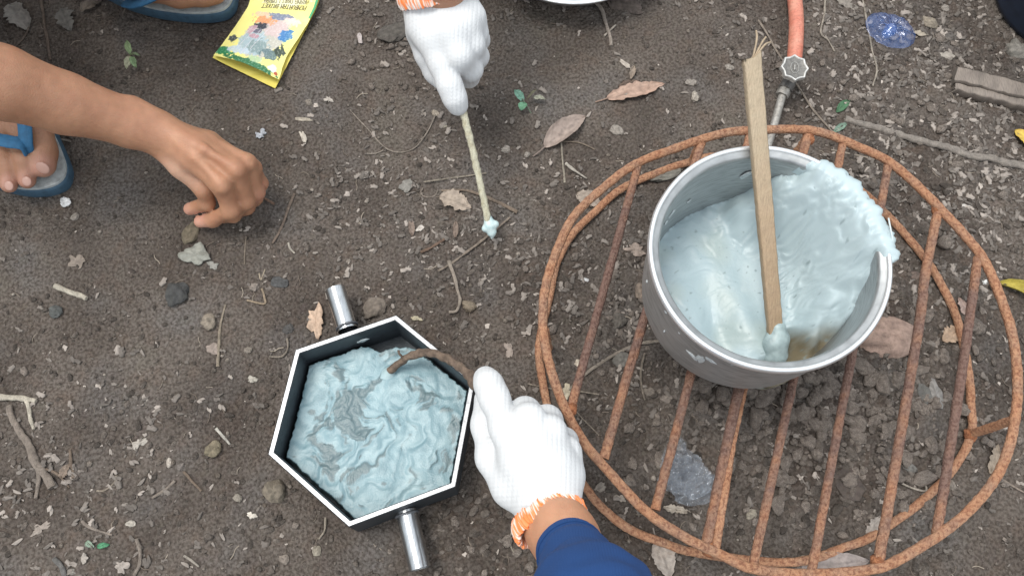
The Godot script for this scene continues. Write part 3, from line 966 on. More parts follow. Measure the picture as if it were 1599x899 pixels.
func join(a: ArrayMesh, b: ArrayMesh) -> ArrayMesh:
	var st := SurfaceTool.new()
	st.begin(Mesh.PRIMITIVE_TRIANGLES)
	st.append_from(a, 0, Transform3D.IDENTITY)
	st.append_from(b, 0, Transform3D.IDENTITY)
	return st.commit()


func nail(t: Node3D, at: Vector3, towards: Vector3, up: Vector3, l: float, w: float, called: String):
	var m := SphereMesh.new()
	m.radius = 1.0
	m.height = 2.0
	m.radial_segments = 20
	m.rings = 10
	var o := obj(called, m, M.nail, t)
	var z := towards.normalized()
	var y := (up - z * up.dot(z)).normalized()
	o.transform = Transform3D(Basis(y.cross(z) * w, y * 0.0016, z * l), at - t.position)


func person_with_bare_arm():
	var t := thing("person", "person crouching in blue flip-flops, bare left arm reaching down to the soil", "person", Vector3(-0.68, 0, -0.72))
	var rose := Color(0.62, 0.33, 0.25)
	var pale := Color(0.60, 0.37, 0.265)
	# left hand and forearm
	var wrist := [Vector4(-0.3834, 0.108, -0.4286, 0.0224), Vector4(-0.3662, 0.1, -0.427, 0.0193)]
	var palm := [wrist, [Vector4(-0.3657, 0.1, -0.4344, 0.0136), Vector4(-0.3247, 0.098, -0.4145, 0.0122), Vector4(-0.2841, 0.088, -0.3962, 0.01)], [Vector4(-0.3643, 0.1, -0.4271, 0.0142), Vector4(-0.3282, 0.092, -0.4053, 0.0129), Vector4(-0.2979, 0.083, -0.3807, 0.0103)], [Vector4(-0.3657, 0.096, -0.4338, 0.013), Vector4(-0.3194, 0.088, -0.4219, 0.0117), Vector4(-0.2784, 0.08, -0.4081, 0.0095)], [Vector4(-0.3705, 0.092, -0.4373, 0.0124), Vector4(-0.3216, 0.076, -0.4316, 0.0106), Vector4(-0.2752, 0.068, -0.4088, 0.0089)], [Vector4(-0.3665, 0.092, -0.4198, 0.013), Vector4(-0.3422, 0.078, -0.4025, 0.0131), Vector4(-0.3228, 0.062, -0.3855, 0.0096)]]
	var fingers := [
		[Vector4(-0.298, 0.083, -0.3814, 0.0097), Vector4(-0.2949, 0.052, -0.367, 0.0086), Vector4(-0.321, 0.027, -0.366, 0.0071), Vector4(-0.3385, 0.016, -0.3678, 0.0067)],
		[Vector4(-0.2832, 0.088, -0.3948, 0.0097), Vector4(-0.2822, 0.05, -0.3797, 0.0087), Vector4(-0.3013, 0.024, -0.3738, 0.0068), Vector4(-0.3161, 0.014, -0.3745, 0.0062)],
		[Vector4(-0.2762, 0.08, -0.4068, 0.0091), Vector4(-0.2744, 0.044, -0.3928, 0.0078), Vector4(-0.2892, 0.02, -0.3854, 0.0065), Vector4(-0.302, 0.012, -0.3824, 0.0062)],
		[Vector4(-0.2745, 0.066, -0.4099, 0.0076), Vector4(-0.2732, 0.038, -0.4064, 0.0065), Vector4(-0.2819, 0.02, -0.3965, 0.0062), Vector4(-0.2921, 0.012, -0.3906, 0.0059)]]
	var groups := [[[Vector4(-0.5163, 0.24, -0.4094, 0.0336), Vector4(-0.4726, 0.19, -0.4197, 0.033), Vector4(-0.4345, 0.15, -0.425, 0.0286), Vector4(-0.3896, 0.112, -0.4295, 0.0229), Vector4(-0.3662, 0.1, -0.427, 0.0193)], palm[0], palm[1], palm[2], palm[3], palm[4], palm[5], [Vector4(-0.3861, 0.118, -0.4399, 0.0127), Vector4(-0.3676, 0.112, -0.4344, 0.0102)], [Vector4(-0.3681, 0.116, -0.4349, 0.007), Vector4(-0.3648, 0.112, -0.4332, 0.0064)], [Vector4(-0.3503, 0.11, -0.4265, 0.0038), Vector4(-0.311, 0.11, -0.4057, 0.0032), Vector4(-0.2819, 0.098, -0.3925, 0.0032)], [Vector4(-0.3492, 0.11, -0.4207, 0.0038), Vector4(-0.3198, 0.1045, -0.3989, 0.0032), Vector4(-0.2954, 0.094, -0.3781, 0.0032)], [Vector4(-0.2835, 0.094, -0.3952, 0.007), Vector4(-0.2805, 0.092, -0.3929, 0.0071)], [Vector4(-0.2972, 0.089, -0.3799, 0.007), Vector4(-0.2947, 0.087, -0.3767, 0.007)], [Vector4(-0.2759, 0.086, -0.4065, 0.0065), Vector4(-0.2741, 0.084, -0.404, 0.0065)]]]
	for i in 4:
		groups.append([fingers[i], palm[[2, 1, 3, 4][i]]])
	groups.append([[Vector4(-0.3228, 0.062, -0.3855, 0.0086), Vector4(-0.3245, 0.042, -0.3782, 0.0071), Vector4(-0.3504, 0.02, -0.3804, 0.0069)], palm[5]])
	var pinks := [[Vector3(-0.3485, 0.018, -0.3814), 0.02, rose], [Vector3(-0.3336, 0.018, -0.3672), 0.022, rose], [Vector3(-0.3397, 0.075, -0.4013), 0.034, pale], [Vector3(-0.2757, 0.04, -0.3947), 0.022, Color(0.55, 0.26, 0.18)], [Vector3(-0.3528, 0.07, -0.3987), 0.028, pale]]
	var hand_skin := func(p): return flesh(p, pinks)
	var body := skin(groups, 0.0023, 0.0026, hand_skin)
	# feet
	var toe_pinks := [[Vector3(-0.5029, 0.045, -0.4076), 0.02, rose], [Vector3(-0.5186, 0.042, -0.3931), 0.016, rose], [Vector3(-0.5368, 0.04, -0.3885), 0.016, rose]]
	var foot_skin := func(p): return flesh(p, toe_pinks, 0.86)
	var mid := [[Vector4(-0.7097, 0.052, -0.6307, 0.0233), Vector4(-0.6176, 0.06, -0.5441, 0.0246), Vector4(-0.5583, 0.053, -0.4887, 0.0201)], [Vector4(-0.7097, 0.052, -0.6307, 0.0233), Vector4(-0.6392, 0.05, -0.55, 0.0234), Vector4(-0.5882, 0.045, -0.4904, 0.0189)], [Vector4(-0.5583, 0.053, -0.4887, 0.0201), Vector4(-0.5238, 0.048, -0.4557, 0.0172)], [Vector4(-0.5882, 0.045, -0.4904, 0.0175), Vector4(-0.5924, 0.041, -0.4605, 0.0132)], [Vector4(-0.6504, 0.09, -0.582, 0.0214), Vector4(-0.6161, 0.062, -0.5428, 0.021)], [Vector4(-0.6504, 0.09, -0.582, 0.0214), Vector4(-0.6204, 0.16, -0.5628, 0.0172), Vector4(-0.5796, 0.24, -0.54, 0.0196)]]
	var right := [mid]
	right.append([[Vector4(-0.5583, 0.053, -0.4887, 0.0201), Vector4(-0.521, 0.048, -0.4527, 0.0165), Vector4(-0.5107, 0.041, -0.4293, 0.0141), Vector4(-0.5085, 0.037, -0.4146, 0.013)]])
	right.append([[Vector4(-0.5637, 0.05, -0.4871, 0.0174), Vector4(-0.5383, 0.046, -0.449, 0.0131), Vector4(-0.5251, 0.043, -0.4165, 0.0102), Vector4(-0.5231, 0.034, -0.3977, 0.0092)]])
	right.append([[Vector4(-0.5726, 0.047, -0.4885, 0.016), Vector4(-0.5553, 0.044, -0.4491, 0.0124), Vector4(-0.5423, 0.041, -0.4128, 0.0095), Vector4(-0.5407, 0.034, -0.3913, 0.0089)]])
	right.append([[Vector4(-0.5809, 0.045, -0.4892, 0.0154), Vector4(-0.5733, 0.041, -0.4537, 0.0118), Vector4(-0.5618, 0.039, -0.4181, 0.0089), Vector4(-0.5612, 0.033, -0.3975, 0.0082)]])
	right.append([[Vector4(-0.5871, 0.044, -0.4895, 0.014), Vector4(-0.5924, 0.039, -0.4617, 0.0111), Vector4(-0.5833, 0.036, -0.4309, 0.0083), Vector4(-0.5829, 0.031, -0.4134, 0.0076)]])
	body = join(body, skin(right, 0.0026, 0.003, foot_skin))
	var left := [[[Vector4(-0.5445, 0.05, -0.6867, 0.0231), Vector4(-0.4773, 0.062, -0.657, 0.0241), Vector4(-0.4301, 0.055, -0.6444, 0.0205)], [Vector4(-0.5445, 0.05, -0.6867, 0.0231), Vector4(-0.4816, 0.05, -0.689, 0.0239), Vector4(-0.4334, 0.046, -0.6826, 0.0194)], [Vector4(-0.4301, 0.055, -0.6444, 0.0205), Vector4(-0.4006, 0.05, -0.6378, 0.0176)], [Vector4(-0.4334, 0.046, -0.6826, 0.0179), Vector4(-0.4101, 0.042, -0.6913, 0.0135)], [Vector4(-0.4984, 0.1, -0.6405, 0.0209), Vector4(-0.4773, 0.062, -0.657, 0.0204)], [Vector4(-0.4984, 0.1, -0.6405, 0.0209), Vector4(-0.4558, 0.19, -0.6019, 0.0169), Vector4(-0.4317, 0.27, -0.5862, 0.0192)]],
		[[Vector4(-0.4301, 0.055, -0.6444, 0.0205), Vector4(-0.4002, 0.048, -0.6395, 0.0176), Vector4(-0.376, 0.041, -0.644, 0.0141), Vector4(-0.3639, 0.037, -0.6489, 0.0134)]],
		[[Vector4(-0.4278, 0.05, -0.6613, 0.0162), Vector4(-0.397, 0.045, -0.6657, 0.0126), Vector4(-0.3655, 0.04, -0.6682, 0.0097), Vector4(-0.354, 0.034, -0.6739, 0.009)]],
		[[Vector4(-0.4306, 0.048, -0.6719, 0.0148), Vector4(-0.4006, 0.043, -0.6818, 0.012), Vector4(-0.3712, 0.039, -0.6871, 0.009), Vector4(-0.3622, 0.033, -0.6947, 0.0083)]],
		[[Vector4(-0.4339, 0.045, -0.6835, 0.0135), Vector4(-0.4088, 0.04, -0.6969, 0.0113), Vector4(-0.3859, 0.036, -0.7056, 0.0084), Vector4(-0.3766, 0.031, -0.7134, 0.0076)]]]
	body = join(body, skin(left, 0.0026, 0.003, foot_skin))
	# the rest of the figure, outside the picture: legs, trunk, arms and head
	var rest := [[[Vector4(-0.5796, 0.24, -0.54, 0.0196), Vector4(-0.755, 0.42, -0.60, 0.05)], [Vector4(-0.4317, 0.27, -0.5862, 0.0192), Vector4(-0.52, 0.42, -0.84, 0.05)],
		[Vector4(-0.5163, 0.24, -0.4094, 0.0325), Vector4(-0.66, 0.50, -0.62, 0.045)], [Vector4(-0.79, 0.53, -0.62, 0.05), Vector4(-0.755, 0.60, -0.555, 0.05), Vector4(-0.72, 0.68, -0.52, 0.075), Vector4(-0.69, 0.63, -0.47, 0.062)],
		[Vector4(-0.92, 0.50, -0.56, 0.045), Vector4(-0.93, 0.30, -0.40, 0.036), Vector4(-0.80, 0.42, -0.42, 0.028), Vector4(-0.76, 0.45, -0.5, 0.025)]]]
	body = join(body, skin(rest, 0.012, 0.008, foot_skin))
	obj("body", body, M.skin, t)
	var dark := func(p): return Color(0.035, 0.04, 0.055) * (1.0 + 0.3 * n_mid.get_noise_3dv(p * 20.0))
	obj("trousers", skin([[[Vector4(-0.90, 0.22, -0.97, 0.12), Vector4(-0.755, 0.42, -0.60, 0.072)], [Vector4(-0.84, 0.22, -1.0, 0.12), Vector4(-0.525, 0.42, -0.835, 0.072)], [Vector4(-0.755, 0.42, -0.60, 0.066), Vector4(-0.72, 0.36, -0.64, 0.06)], [Vector4(-0.525, 0.42, -0.835, 0.066), Vector4(-0.54, 0.35, -0.815, 0.06)]]], 0.014, 0.012, dark), M.cloth, t)
	obj("shirt", skin([[[Vector4(-0.88, 0.28, -0.95, 0.125), Vector4(-0.80, 0.46, -0.66, 0.12)], [Vector4(-0.69, 0.50, -0.64, 0.075), Vector4(-0.89, 0.50, -0.59, 0.075)], [Vector4(-0.66, 0.50, -0.62, 0.065), Vector4(-0.61, 0.40, -0.55, 0.062)], [Vector4(-0.91, 0.50, -0.57, 0.065), Vector4(-0.925, 0.40, -0.49, 0.06)]]], 0.014, 0.015, func(_p): return Color(0.12, 0.13, 0.14)), M.cloth, t)
	obj("hair", skin([[[Vector4(-0.735, 0.70, -0.53, 0.078), Vector4(-0.715, 0.715, -0.50, 0.07)]]], 0.01, 0.008), M.hair, t)
	for q in [[Vector3(-0.4999, 0.05, -0.4051), Vector3(-0.4979, 0.055, -0.4071), 0.0068, 0.0074], [Vector3(-0.5162, 0.0445, -0.3912), Vector3(-0.5167, 0.047, -0.3959), 0.0052, 0.005], [Vector3(-0.5338, 0.044, -0.3852), Vector3(-0.534, 0.046, -0.3901), 0.0052, 0.0048]]:
		nail(t, q[0], q[0] - q[1] + Vector3(0, -0.004, 0.004), Vector3(0, 1, 0.55), q[2], q[3], "toenail")
	flip_flop(t, [Vector3(-0.535, 0.02, -0.4913), Vector3(-0.5134, 0.02, -0.46), Vector3(-0.5, 0.02, -0.4384), Vector3(-0.492, 0.02, -0.4215), Vector3(-0.4928, 0.02, -0.4066), Vector3(-0.5044, 0.02, -0.3967), Vector3(-0.5262, 0.02, -0.3923), Vector3(-0.5524, 0.02, -0.3947), Vector3(-0.5811, 0.02, -0.4038), Vector3(-0.6056, 0.02, -0.4282), Vector3(-0.6348, 0.02, -0.4787), Vector3(-0.6877, 0.02, -0.5598), Vector3(-0.7481, 0.02, -0.6272), Vector3(-0.7714, 0.02, -0.6672), Vector3(-0.7638, 0.02, -0.6932), Vector3(-0.7326, 0.02, -0.6914), Vector3(-0.6828, 0.02, -0.6497), Vector3(-0.6093, 0.02, -0.5691)],
		spline([Vector3(-0.5908, 0.018, -0.5499), Vector3(-0.5515, 0.05, -0.5056), Vector3(-0.5258, 0.069, -0.4632), Vector3(-0.5176, 0.069, -0.4406), Vector3(-0.5168, 0.063, -0.4273), Vector3(-0.5202, 0.05, -0.4222), Vector3(-0.5286, 0.03, -0.4265)], 0.004),
		spline([Vector3(-0.6574, 0.018, -0.5202), Vector3(-0.6152, 0.045, -0.4767), Vector3(-0.583, 0.058, -0.4463), Vector3(-0.554, 0.064, -0.4306), Vector3(-0.5315, 0.066, -0.4255), Vector3(-0.5197, 0.063, -0.4256), Vector3(-0.5193, 0.052, -0.4227)], 0.004))
	flip_flop(t, [Vector3(-0.4855, 0.02, -0.6475), Vector3(-0.4572, 0.02, -0.6383), Vector3(-0.4297, 0.02, -0.6328), Vector3(-0.3917, 0.02, -0.6307), Vector3(-0.3623, 0.02, -0.6352), Vector3(-0.3502, 0.02, -0.6442), Vector3(-0.347, 0.02, -0.6618), Vector3(-0.3537, 0.02, -0.6941), Vector3(-0.3728, 0.02, -0.7214), Vector3(-0.4101, 0.02, -0.7354), Vector3(-0.4724, 0.02, -0.7352), Vector3(-0.5432, 0.02, -0.7384), Vector3(-0.5818, 0.02, -0.7368), Vector3(-0.5949, 0.02, -0.7195), Vector3(-0.583, 0.02, -0.6954), Vector3(-0.5451, 0.02, -0.6771)],
		spline([Vector3(-0.4731, 0.018, -0.6425), Vector3(-0.4448, 0.045, -0.6213), Vector3(-0.4212, 0.062, -0.6155), Vector3(-0.4011, 0.07, -0.6234), Vector3(-0.3857, 0.066, -0.6417), Vector3(-0.3817, 0.05, -0.6552), Vector3(-0.3826, 0.028, -0.6715)], 0.004),
		spline([Vector3(-0.4858, 0.016, -0.736), Vector3(-0.4623, 0.03, -0.7231), Vector3(-0.4221, 0.058, -0.6858), Vector3(-0.3996, 0.066, -0.6586), Vector3(-0.3857, 0.066, -0.6417), Vector3(-0.3817, 0.05, -0.6552)], 0.004))


func flip_flop(t: Node3D, outline: Array, strap_a: PackedVector3Array, strap_b: PackedVector3Array):
	var edge := spline(outline, 0.005, true)
	var mid := Vector3.ZERO
	for p in edge:
		mid += p / edge.size()
	var n := edge.size()
	var blue := Color(0.05, 0.105, 0.16)
	var build := func(levels: Array, col: Color, top: bool) -> ArrayMesh:
		var v := PackedVector3Array()
		var cs := PackedColorArray()
		for q in levels:
			for p in edge:
				var d: Vector3 = (p - mid) * Vector3(1, 0, 1)
				v.append(Vector3(mid.x, q[0], mid.z) + d * ((d.length() - q[1]) / d.length()))
				cs.append(col)
		var f := quads(levels.size(), n, true, true)
		if top:
			var c := v.size()
			v.append(Vector3(mid.x, levels[-1][0], mid.z))
			cs.append(col)
			for j in n:
				f.append_array([c, (levels.size() - 1) * n + (j + 1) % n, (levels.size() - 1) * n + j])
		return arr(v, f, cs)
	var sole := obj("flip_flop", build.call([[0.001, 0.001], [0.004, 0.0], [0.0125, 0.0], [0.0165, 0.0006], [0.0172, 0.004]], blue, true), M.rubber, t)
	obj("footbed", build.call([[0.0165, 0.0022], [0.0195, 0.0022], [0.0204, 0.003], [0.0204, 0.02]], Color(0.42, 0.45, 0.45), true), M.rubber, sole)
	for s in [strap_a, strap_b]:
		obj("strap", sweep(s, 0.0078, 12, false, 0.05, func(_p, _s): return Color(0.035, 0.15, 0.30), 0.36), M.rubber, sole)


func stitched_cuff(glove: Node3D, centre: Vector3, axis: Vector3, across: Vector3, ra: float, rb: float):
	# the overlocked edge of the glove: slanted orange and pale threads round the opening
	axis = axis.normalized()
	var e := (across - axis * across.dot(axis)).normalized()
	var g := axis.cross(e)
	var rng := RandomNumberGenerator.new()
	rng.seed = 12
	var v := PackedVector3Array()
	var cs := PackedColorArray()
	var cols := 240
	var profile := [[-0.010, 0.0006], [-0.007, 0.0018], [-0.002, 0.0026], [0.003, 0.0024], [0.0058, 0.0012], [0.006, -0.0006], [0.003, -0.0016], [-0.004, -0.0014]]
	var hue := []
	for j in cols:
		hue.append(rng.randf())
	for i in profile.size():
		for j in cols:
			var a := TAU * j / cols
			var ridge := 0.0006 * sin(a * 60.0 + i * 0.5) + 0.0007 * n_any.get_noise_2d(a * 12.0, i * 0.6)
			var r: float = profile[i][1] + ridge
			var d := e * cos(a) * (ra + r) + g * sin(a) * (rb + r)
			v.append(centre + d + axis * (profile[i][0] + 0.0016 * n_any.get_noise_2d(a * 7.0, 4.0) + (0.0012 * hue[j] if i < 2 else 0.0)))
			var c := Color(0.86, 0.20, 0.045).lerp(Color(0.92, 0.36, 0.16), hue[(j + i) % cols])
			if hue[j] > 0.8 or (i < 2 and hue[j] > 0.4):
				c = Color(0.84, 0.74, 0.68)
			cs.append(c)
	obj("cuff", arr(v, quads(profile.size(), cols, true), cs), M.thread, glove)


func person_with_lower_glove():
	var t := thing("person", "person in a blue sleeve whose white glove stirs the hexagonal mould", "person", Vector3(0.12, 0, 0.1))
	var far := Vector4(0.085, 0.31, 0.06, 0.034)
	obj("body", skin([[[Vector4(0.0393, 0.14, -0.0724, 0.0163), Vector4(0.0445, 0.147, -0.0619, 0.0202), Vector4(0.0542, 0.161, -0.0475, 0.0212), far], [far, Vector4(0.13, 0.44, 0.17, 0.034), Vector4(0.2, 0.58, 0.3, 0.034)]]], 0.005, 0.008, func(p): return flesh(p, [], 1.2)), M.skin, t)
	var wrist := [[Vector4(0.029, 0.142, -0.0645, 0.0136), Vector4(0.0313, 0.142, -0.0862, 0.0148)], [Vector4(0.0507, 0.142, -0.0738, 0.0137), Vector4(0.0472, 0.14, -0.0898, 0.0149)], [Vector4(0.0399, 0.142, -0.0681, 0.0173), Vector4(0.0388, 0.142, -0.084, 0.0169)]]
	var palm := [wrist[0], wrist[1], [Vector4(0.0294, 0.142, -0.0799, 0.0137), Vector4(0.0143, 0.142, -0.1115, 0.0144), Vector4(0.0011, 0.134, -0.1404, 0.0126)], [Vector4(0.0355, 0.145, -0.0819, 0.0142), Vector4(0.0278, 0.148, -0.114, 0.0143), Vector4(0.0203, 0.141, -0.1455, 0.0136)], [Vector4(0.043, 0.143, -0.0836, 0.0137), Vector4(0.0419, 0.146, -0.1097, 0.0138), Vector4(0.0382, 0.138, -0.1372, 0.0131)], [Vector4(0.0496, 0.138, -0.0845, 0.0133), Vector4(0.0535, 0.136, -0.1028, 0.0129), Vector4(0.0523, 0.13, -0.1229, 0.012)], [Vector4(0.0267, 0.132, -0.0793, 0.0144), Vector4(0.0091, 0.126, -0.0922, 0.0157), Vector4(-0.0092, 0.116, -0.117, 0.0128)]]
	var index := [Vector4(0.0011, 0.134, -0.1404, 0.0121), Vector4(-0.0104, 0.121, -0.1684, 0.0113), Vector4(-0.0164, 0.112, -0.1829, 0.0106), Vector4(-0.0198, 0.104, -0.1906, 0.0102)]
	var groups := [palm,
		[index, palm[2]], [wrist[2]],
		[[Vector4(0.0203, 0.141, -0.1455, 0.0131), Vector4(0.0174, 0.112, -0.1591, 0.0119), Vector4(0.0103, 0.09, -0.1516, 0.011), Vector4(0.0074, 0.088, -0.1401, 0.0099)], palm[3]],
		[[Vector4(0.0382, 0.138, -0.1372, 0.0125), Vector4(0.0372, 0.108, -0.1535, 0.012), Vector4(0.0304, 0.088, -0.146, 0.0105), Vector4(0.0262, 0.087, -0.1367, 0.0099)], palm[4]],
		[[Vector4(0.0523, 0.13, -0.1229, 0.0115), Vector4(0.0529, 0.102, -0.1366, 0.0108), Vector4(0.0474, 0.084, -0.1313, 0.0099), Vector4(0.0419, 0.084, -0.1241, 0.0093)], palm[5]],
		[[Vector4(-0.0092, 0.116, -0.117, 0.0122), Vector4(-0.0167, 0.103, -0.1476, 0.0114), Vector4(-0.0195, 0.093, -0.1742, 0.0099)], palm[6]]]
	var g := obj("glove", skin(groups, 0.0024, 0.0044, func(_p): return Color(1, 1, 1)), M.knit, t)
	stitched_cuff(g, Vector3(0.0408, 0.146, -0.0633), Vector3(0.0503, 0.158, -0.0494) - Vector3(0.0358, 0.142, -0.0787), Vector3(0.0683, 0.144, -0.0776) - Vector3(0.0122, 0.144, -0.0534), 0.0292, 0.023)
	# the sleeve: an open tube of cloth with soft folds
	var path := spline([Vector3(0.0538, 0.166, -0.0447), Vector3(0.0574, 0.18, -0.0351), Vector3(0.0622, 0.2, -0.0218), Vector3(far.x, far.y, far.z), Vector3(0.13, 0.44, 0.17), Vector3(0.2, 0.58, 0.3)], 0.006)
	var v := PackedVector3Array()
	var cs := PackedColorArray()
	var side := Vector3.ZERO
	var cols := 72
	var rows := path.size() + 3
	for i in rows:
		var k := clampi(i - 3, 0, path.size() - 1)
		var inner := i < 2
		if i < 3:
			k = [2, 0, 0][i]
		var ax := (path[mini(k + 1, path.size() - 1)] - path[maxi(k - 1, 0)]).normalized()
		side = ax.cross(Vector3.UP).normalized() if i == 0 else (side - ax * side.dot(ax)).normalized()
		var up := side.cross(ax)
		for j in cols:
			var a := TAU * j / cols
			var d := side * cos(a) + up * sin(a)
			var r: float = lerpf(0.0246, 0.048, smoothstep(0.0, 0.12, k * 0.006)) - (0.0022 if inner else 0.0)
			var q := path[k] + d * r
			r += 0.0045 * n_big.get_noise_3dv(q * Vector3(16, 24, 30)) * smoothstep(-0.02, 0.05, k * 0.006) + (0.0012 if k > 0 and k < 3 and not inner else 0.0)
			v.append(path[k] + d * r)
			cs.append(Color(0.013, 0.058, 0.19))
	var sleeve := obj("sleeve", arr(v, quads(rows, cols, true), cs), M.cloth, t)
	var seam := []
	for j in range(0, cols, 3):
		seam.append(v[5 * cols + j] + (v[5 * cols + j] - path[2]).normalized() * 0.0003)
	obj("hem_seam", sweep(spline(seam, 0.003, true), 0.0008, 6, true, 0.2, func(_p, _s): return Color(0.011, 0.05, 0.165)), M.cloth, sleeve)


func person_with_upper_glove():
	var t := thing("person", "person reaching in from the top edge with a white glove holding the peeled stick", "person", Vector3(-0.1, 0, -0.75))
	var elbow := Vector4(-0.12, 0.36, -0.74, 0.046)
	obj("body", skin([[[Vector4(-0.0837, 0.16, -0.5644, 0.0217), Vector4(-0.0879, 0.182, -0.5707, 0.0237), elbow, Vector4(-0.2, 0.62, -0.88, 0.055)]]], 0.005, 0.008, func(p): return flesh(p, [])), M.skin, t)
	obj("sleeve", skin([[[Vector4(-0.135, 0.41, -0.77, 0.058), Vector4(-0.2, 0.62, -0.88, 0.068)]]], 0.012, 0.008, func(_p): return Color(0.2, 0.2, 0.22)), M.cloth, t)
	var palm := [[Vector4(-0.1076, 0.158, -0.566, 0.0173), Vector4(-0.1015, 0.142, -0.5402, 0.0187)], [Vector4(-0.0695, 0.158, -0.5794, 0.0173), Vector4(-0.0719, 0.142, -0.5498, 0.0181)], [Vector4(-0.0868, 0.16, -0.572, 0.0205), Vector4(-0.086, 0.148, -0.552, 0.0218)], [Vector4(-0.1016, 0.146, -0.5526, 0.0174), Vector4(-0.0922, 0.14, -0.5269, 0.0167), Vector4(-0.0822, 0.13, -0.5057, 0.0135)], [Vector4(-0.0898, 0.15, -0.5533, 0.0173), Vector4(-0.0753, 0.148, -0.5297, 0.0172), Vector4(-0.0654, 0.138, -0.5102, 0.0147)], [Vector4(-0.0786, 0.15, -0.5587, 0.0174), Vector4(-0.0633, 0.146, -0.5395, 0.0167), Vector4(-0.0544, 0.134, -0.5259, 0.0136)], [Vector4(-0.0704, 0.148, -0.5686, 0.0168), Vector4(-0.0574, 0.14, -0.5537, 0.0156), Vector4(-0.0513, 0.126, -0.5459, 0.0125)], [Vector4(-0.1052, 0.138, -0.557, 0.0169), Vector4(-0.1051, 0.126, -0.5441, 0.0157), Vector4(-0.0995, 0.112, -0.5279, 0.0132)]]
	var groups := [palm,
		[[Vector4(-0.0822, 0.13, -0.5057, 0.0129), Vector4(-0.0735, 0.121, -0.4866, 0.0116), Vector4(-0.068, 0.112, -0.477, 0.011), Vector4(-0.0648, 0.104, -0.4732, 0.0101)], palm[3]],
		[[Vector4(-0.0654, 0.138, -0.5102, 0.0134), Vector4(-0.0541, 0.112, -0.5121, 0.0115), Vector4(-0.0571, 0.09, -0.5174, 0.0101), Vector4(-0.0647, 0.08, -0.5252, 0.0096)], palm[4]],
		[[Vector4(-0.0544, 0.134, -0.5259, 0.0129), Vector4(-0.0488, 0.108, -0.5308, 0.0113), Vector4(-0.0542, 0.086, -0.5346, 0.0099), Vector4(-0.063, 0.078, -0.5395, 0.0093)], palm[5]],
		[[Vector4(-0.0513, 0.126, -0.5459, 0.0118), Vector4(-0.0492, 0.1, -0.5571, 0.0108), Vector4(-0.056, 0.08, -0.5597, 0.0097), Vector4(-0.0647, 0.074, -0.5618, 0.0091)], palm[6]],
		[[Vector4(-0.0995, 0.112, -0.5279, 0.0126), Vector4(-0.0914, 0.099, -0.5155, 0.0113), Vector4(-0.076, 0.091, -0.4999, 0.0087)], palm[7]]]
	var g := obj("glove", skin(groups, 0.0024, 0.0028, func(_p): return Color(1, 1, 1)), M.knit, t)
	stitched_cuff(g, Vector3(-0.0892, 0.16, -0.5703), Vector3(-0.096, 0.182, -0.5779) - Vector3(-0.0842, 0.152, -0.549), Vector3(-0.0485, 0.16, -0.5949) - Vector3(-0.1293, 0.16, -0.5477), 0.0402, 0.0307)


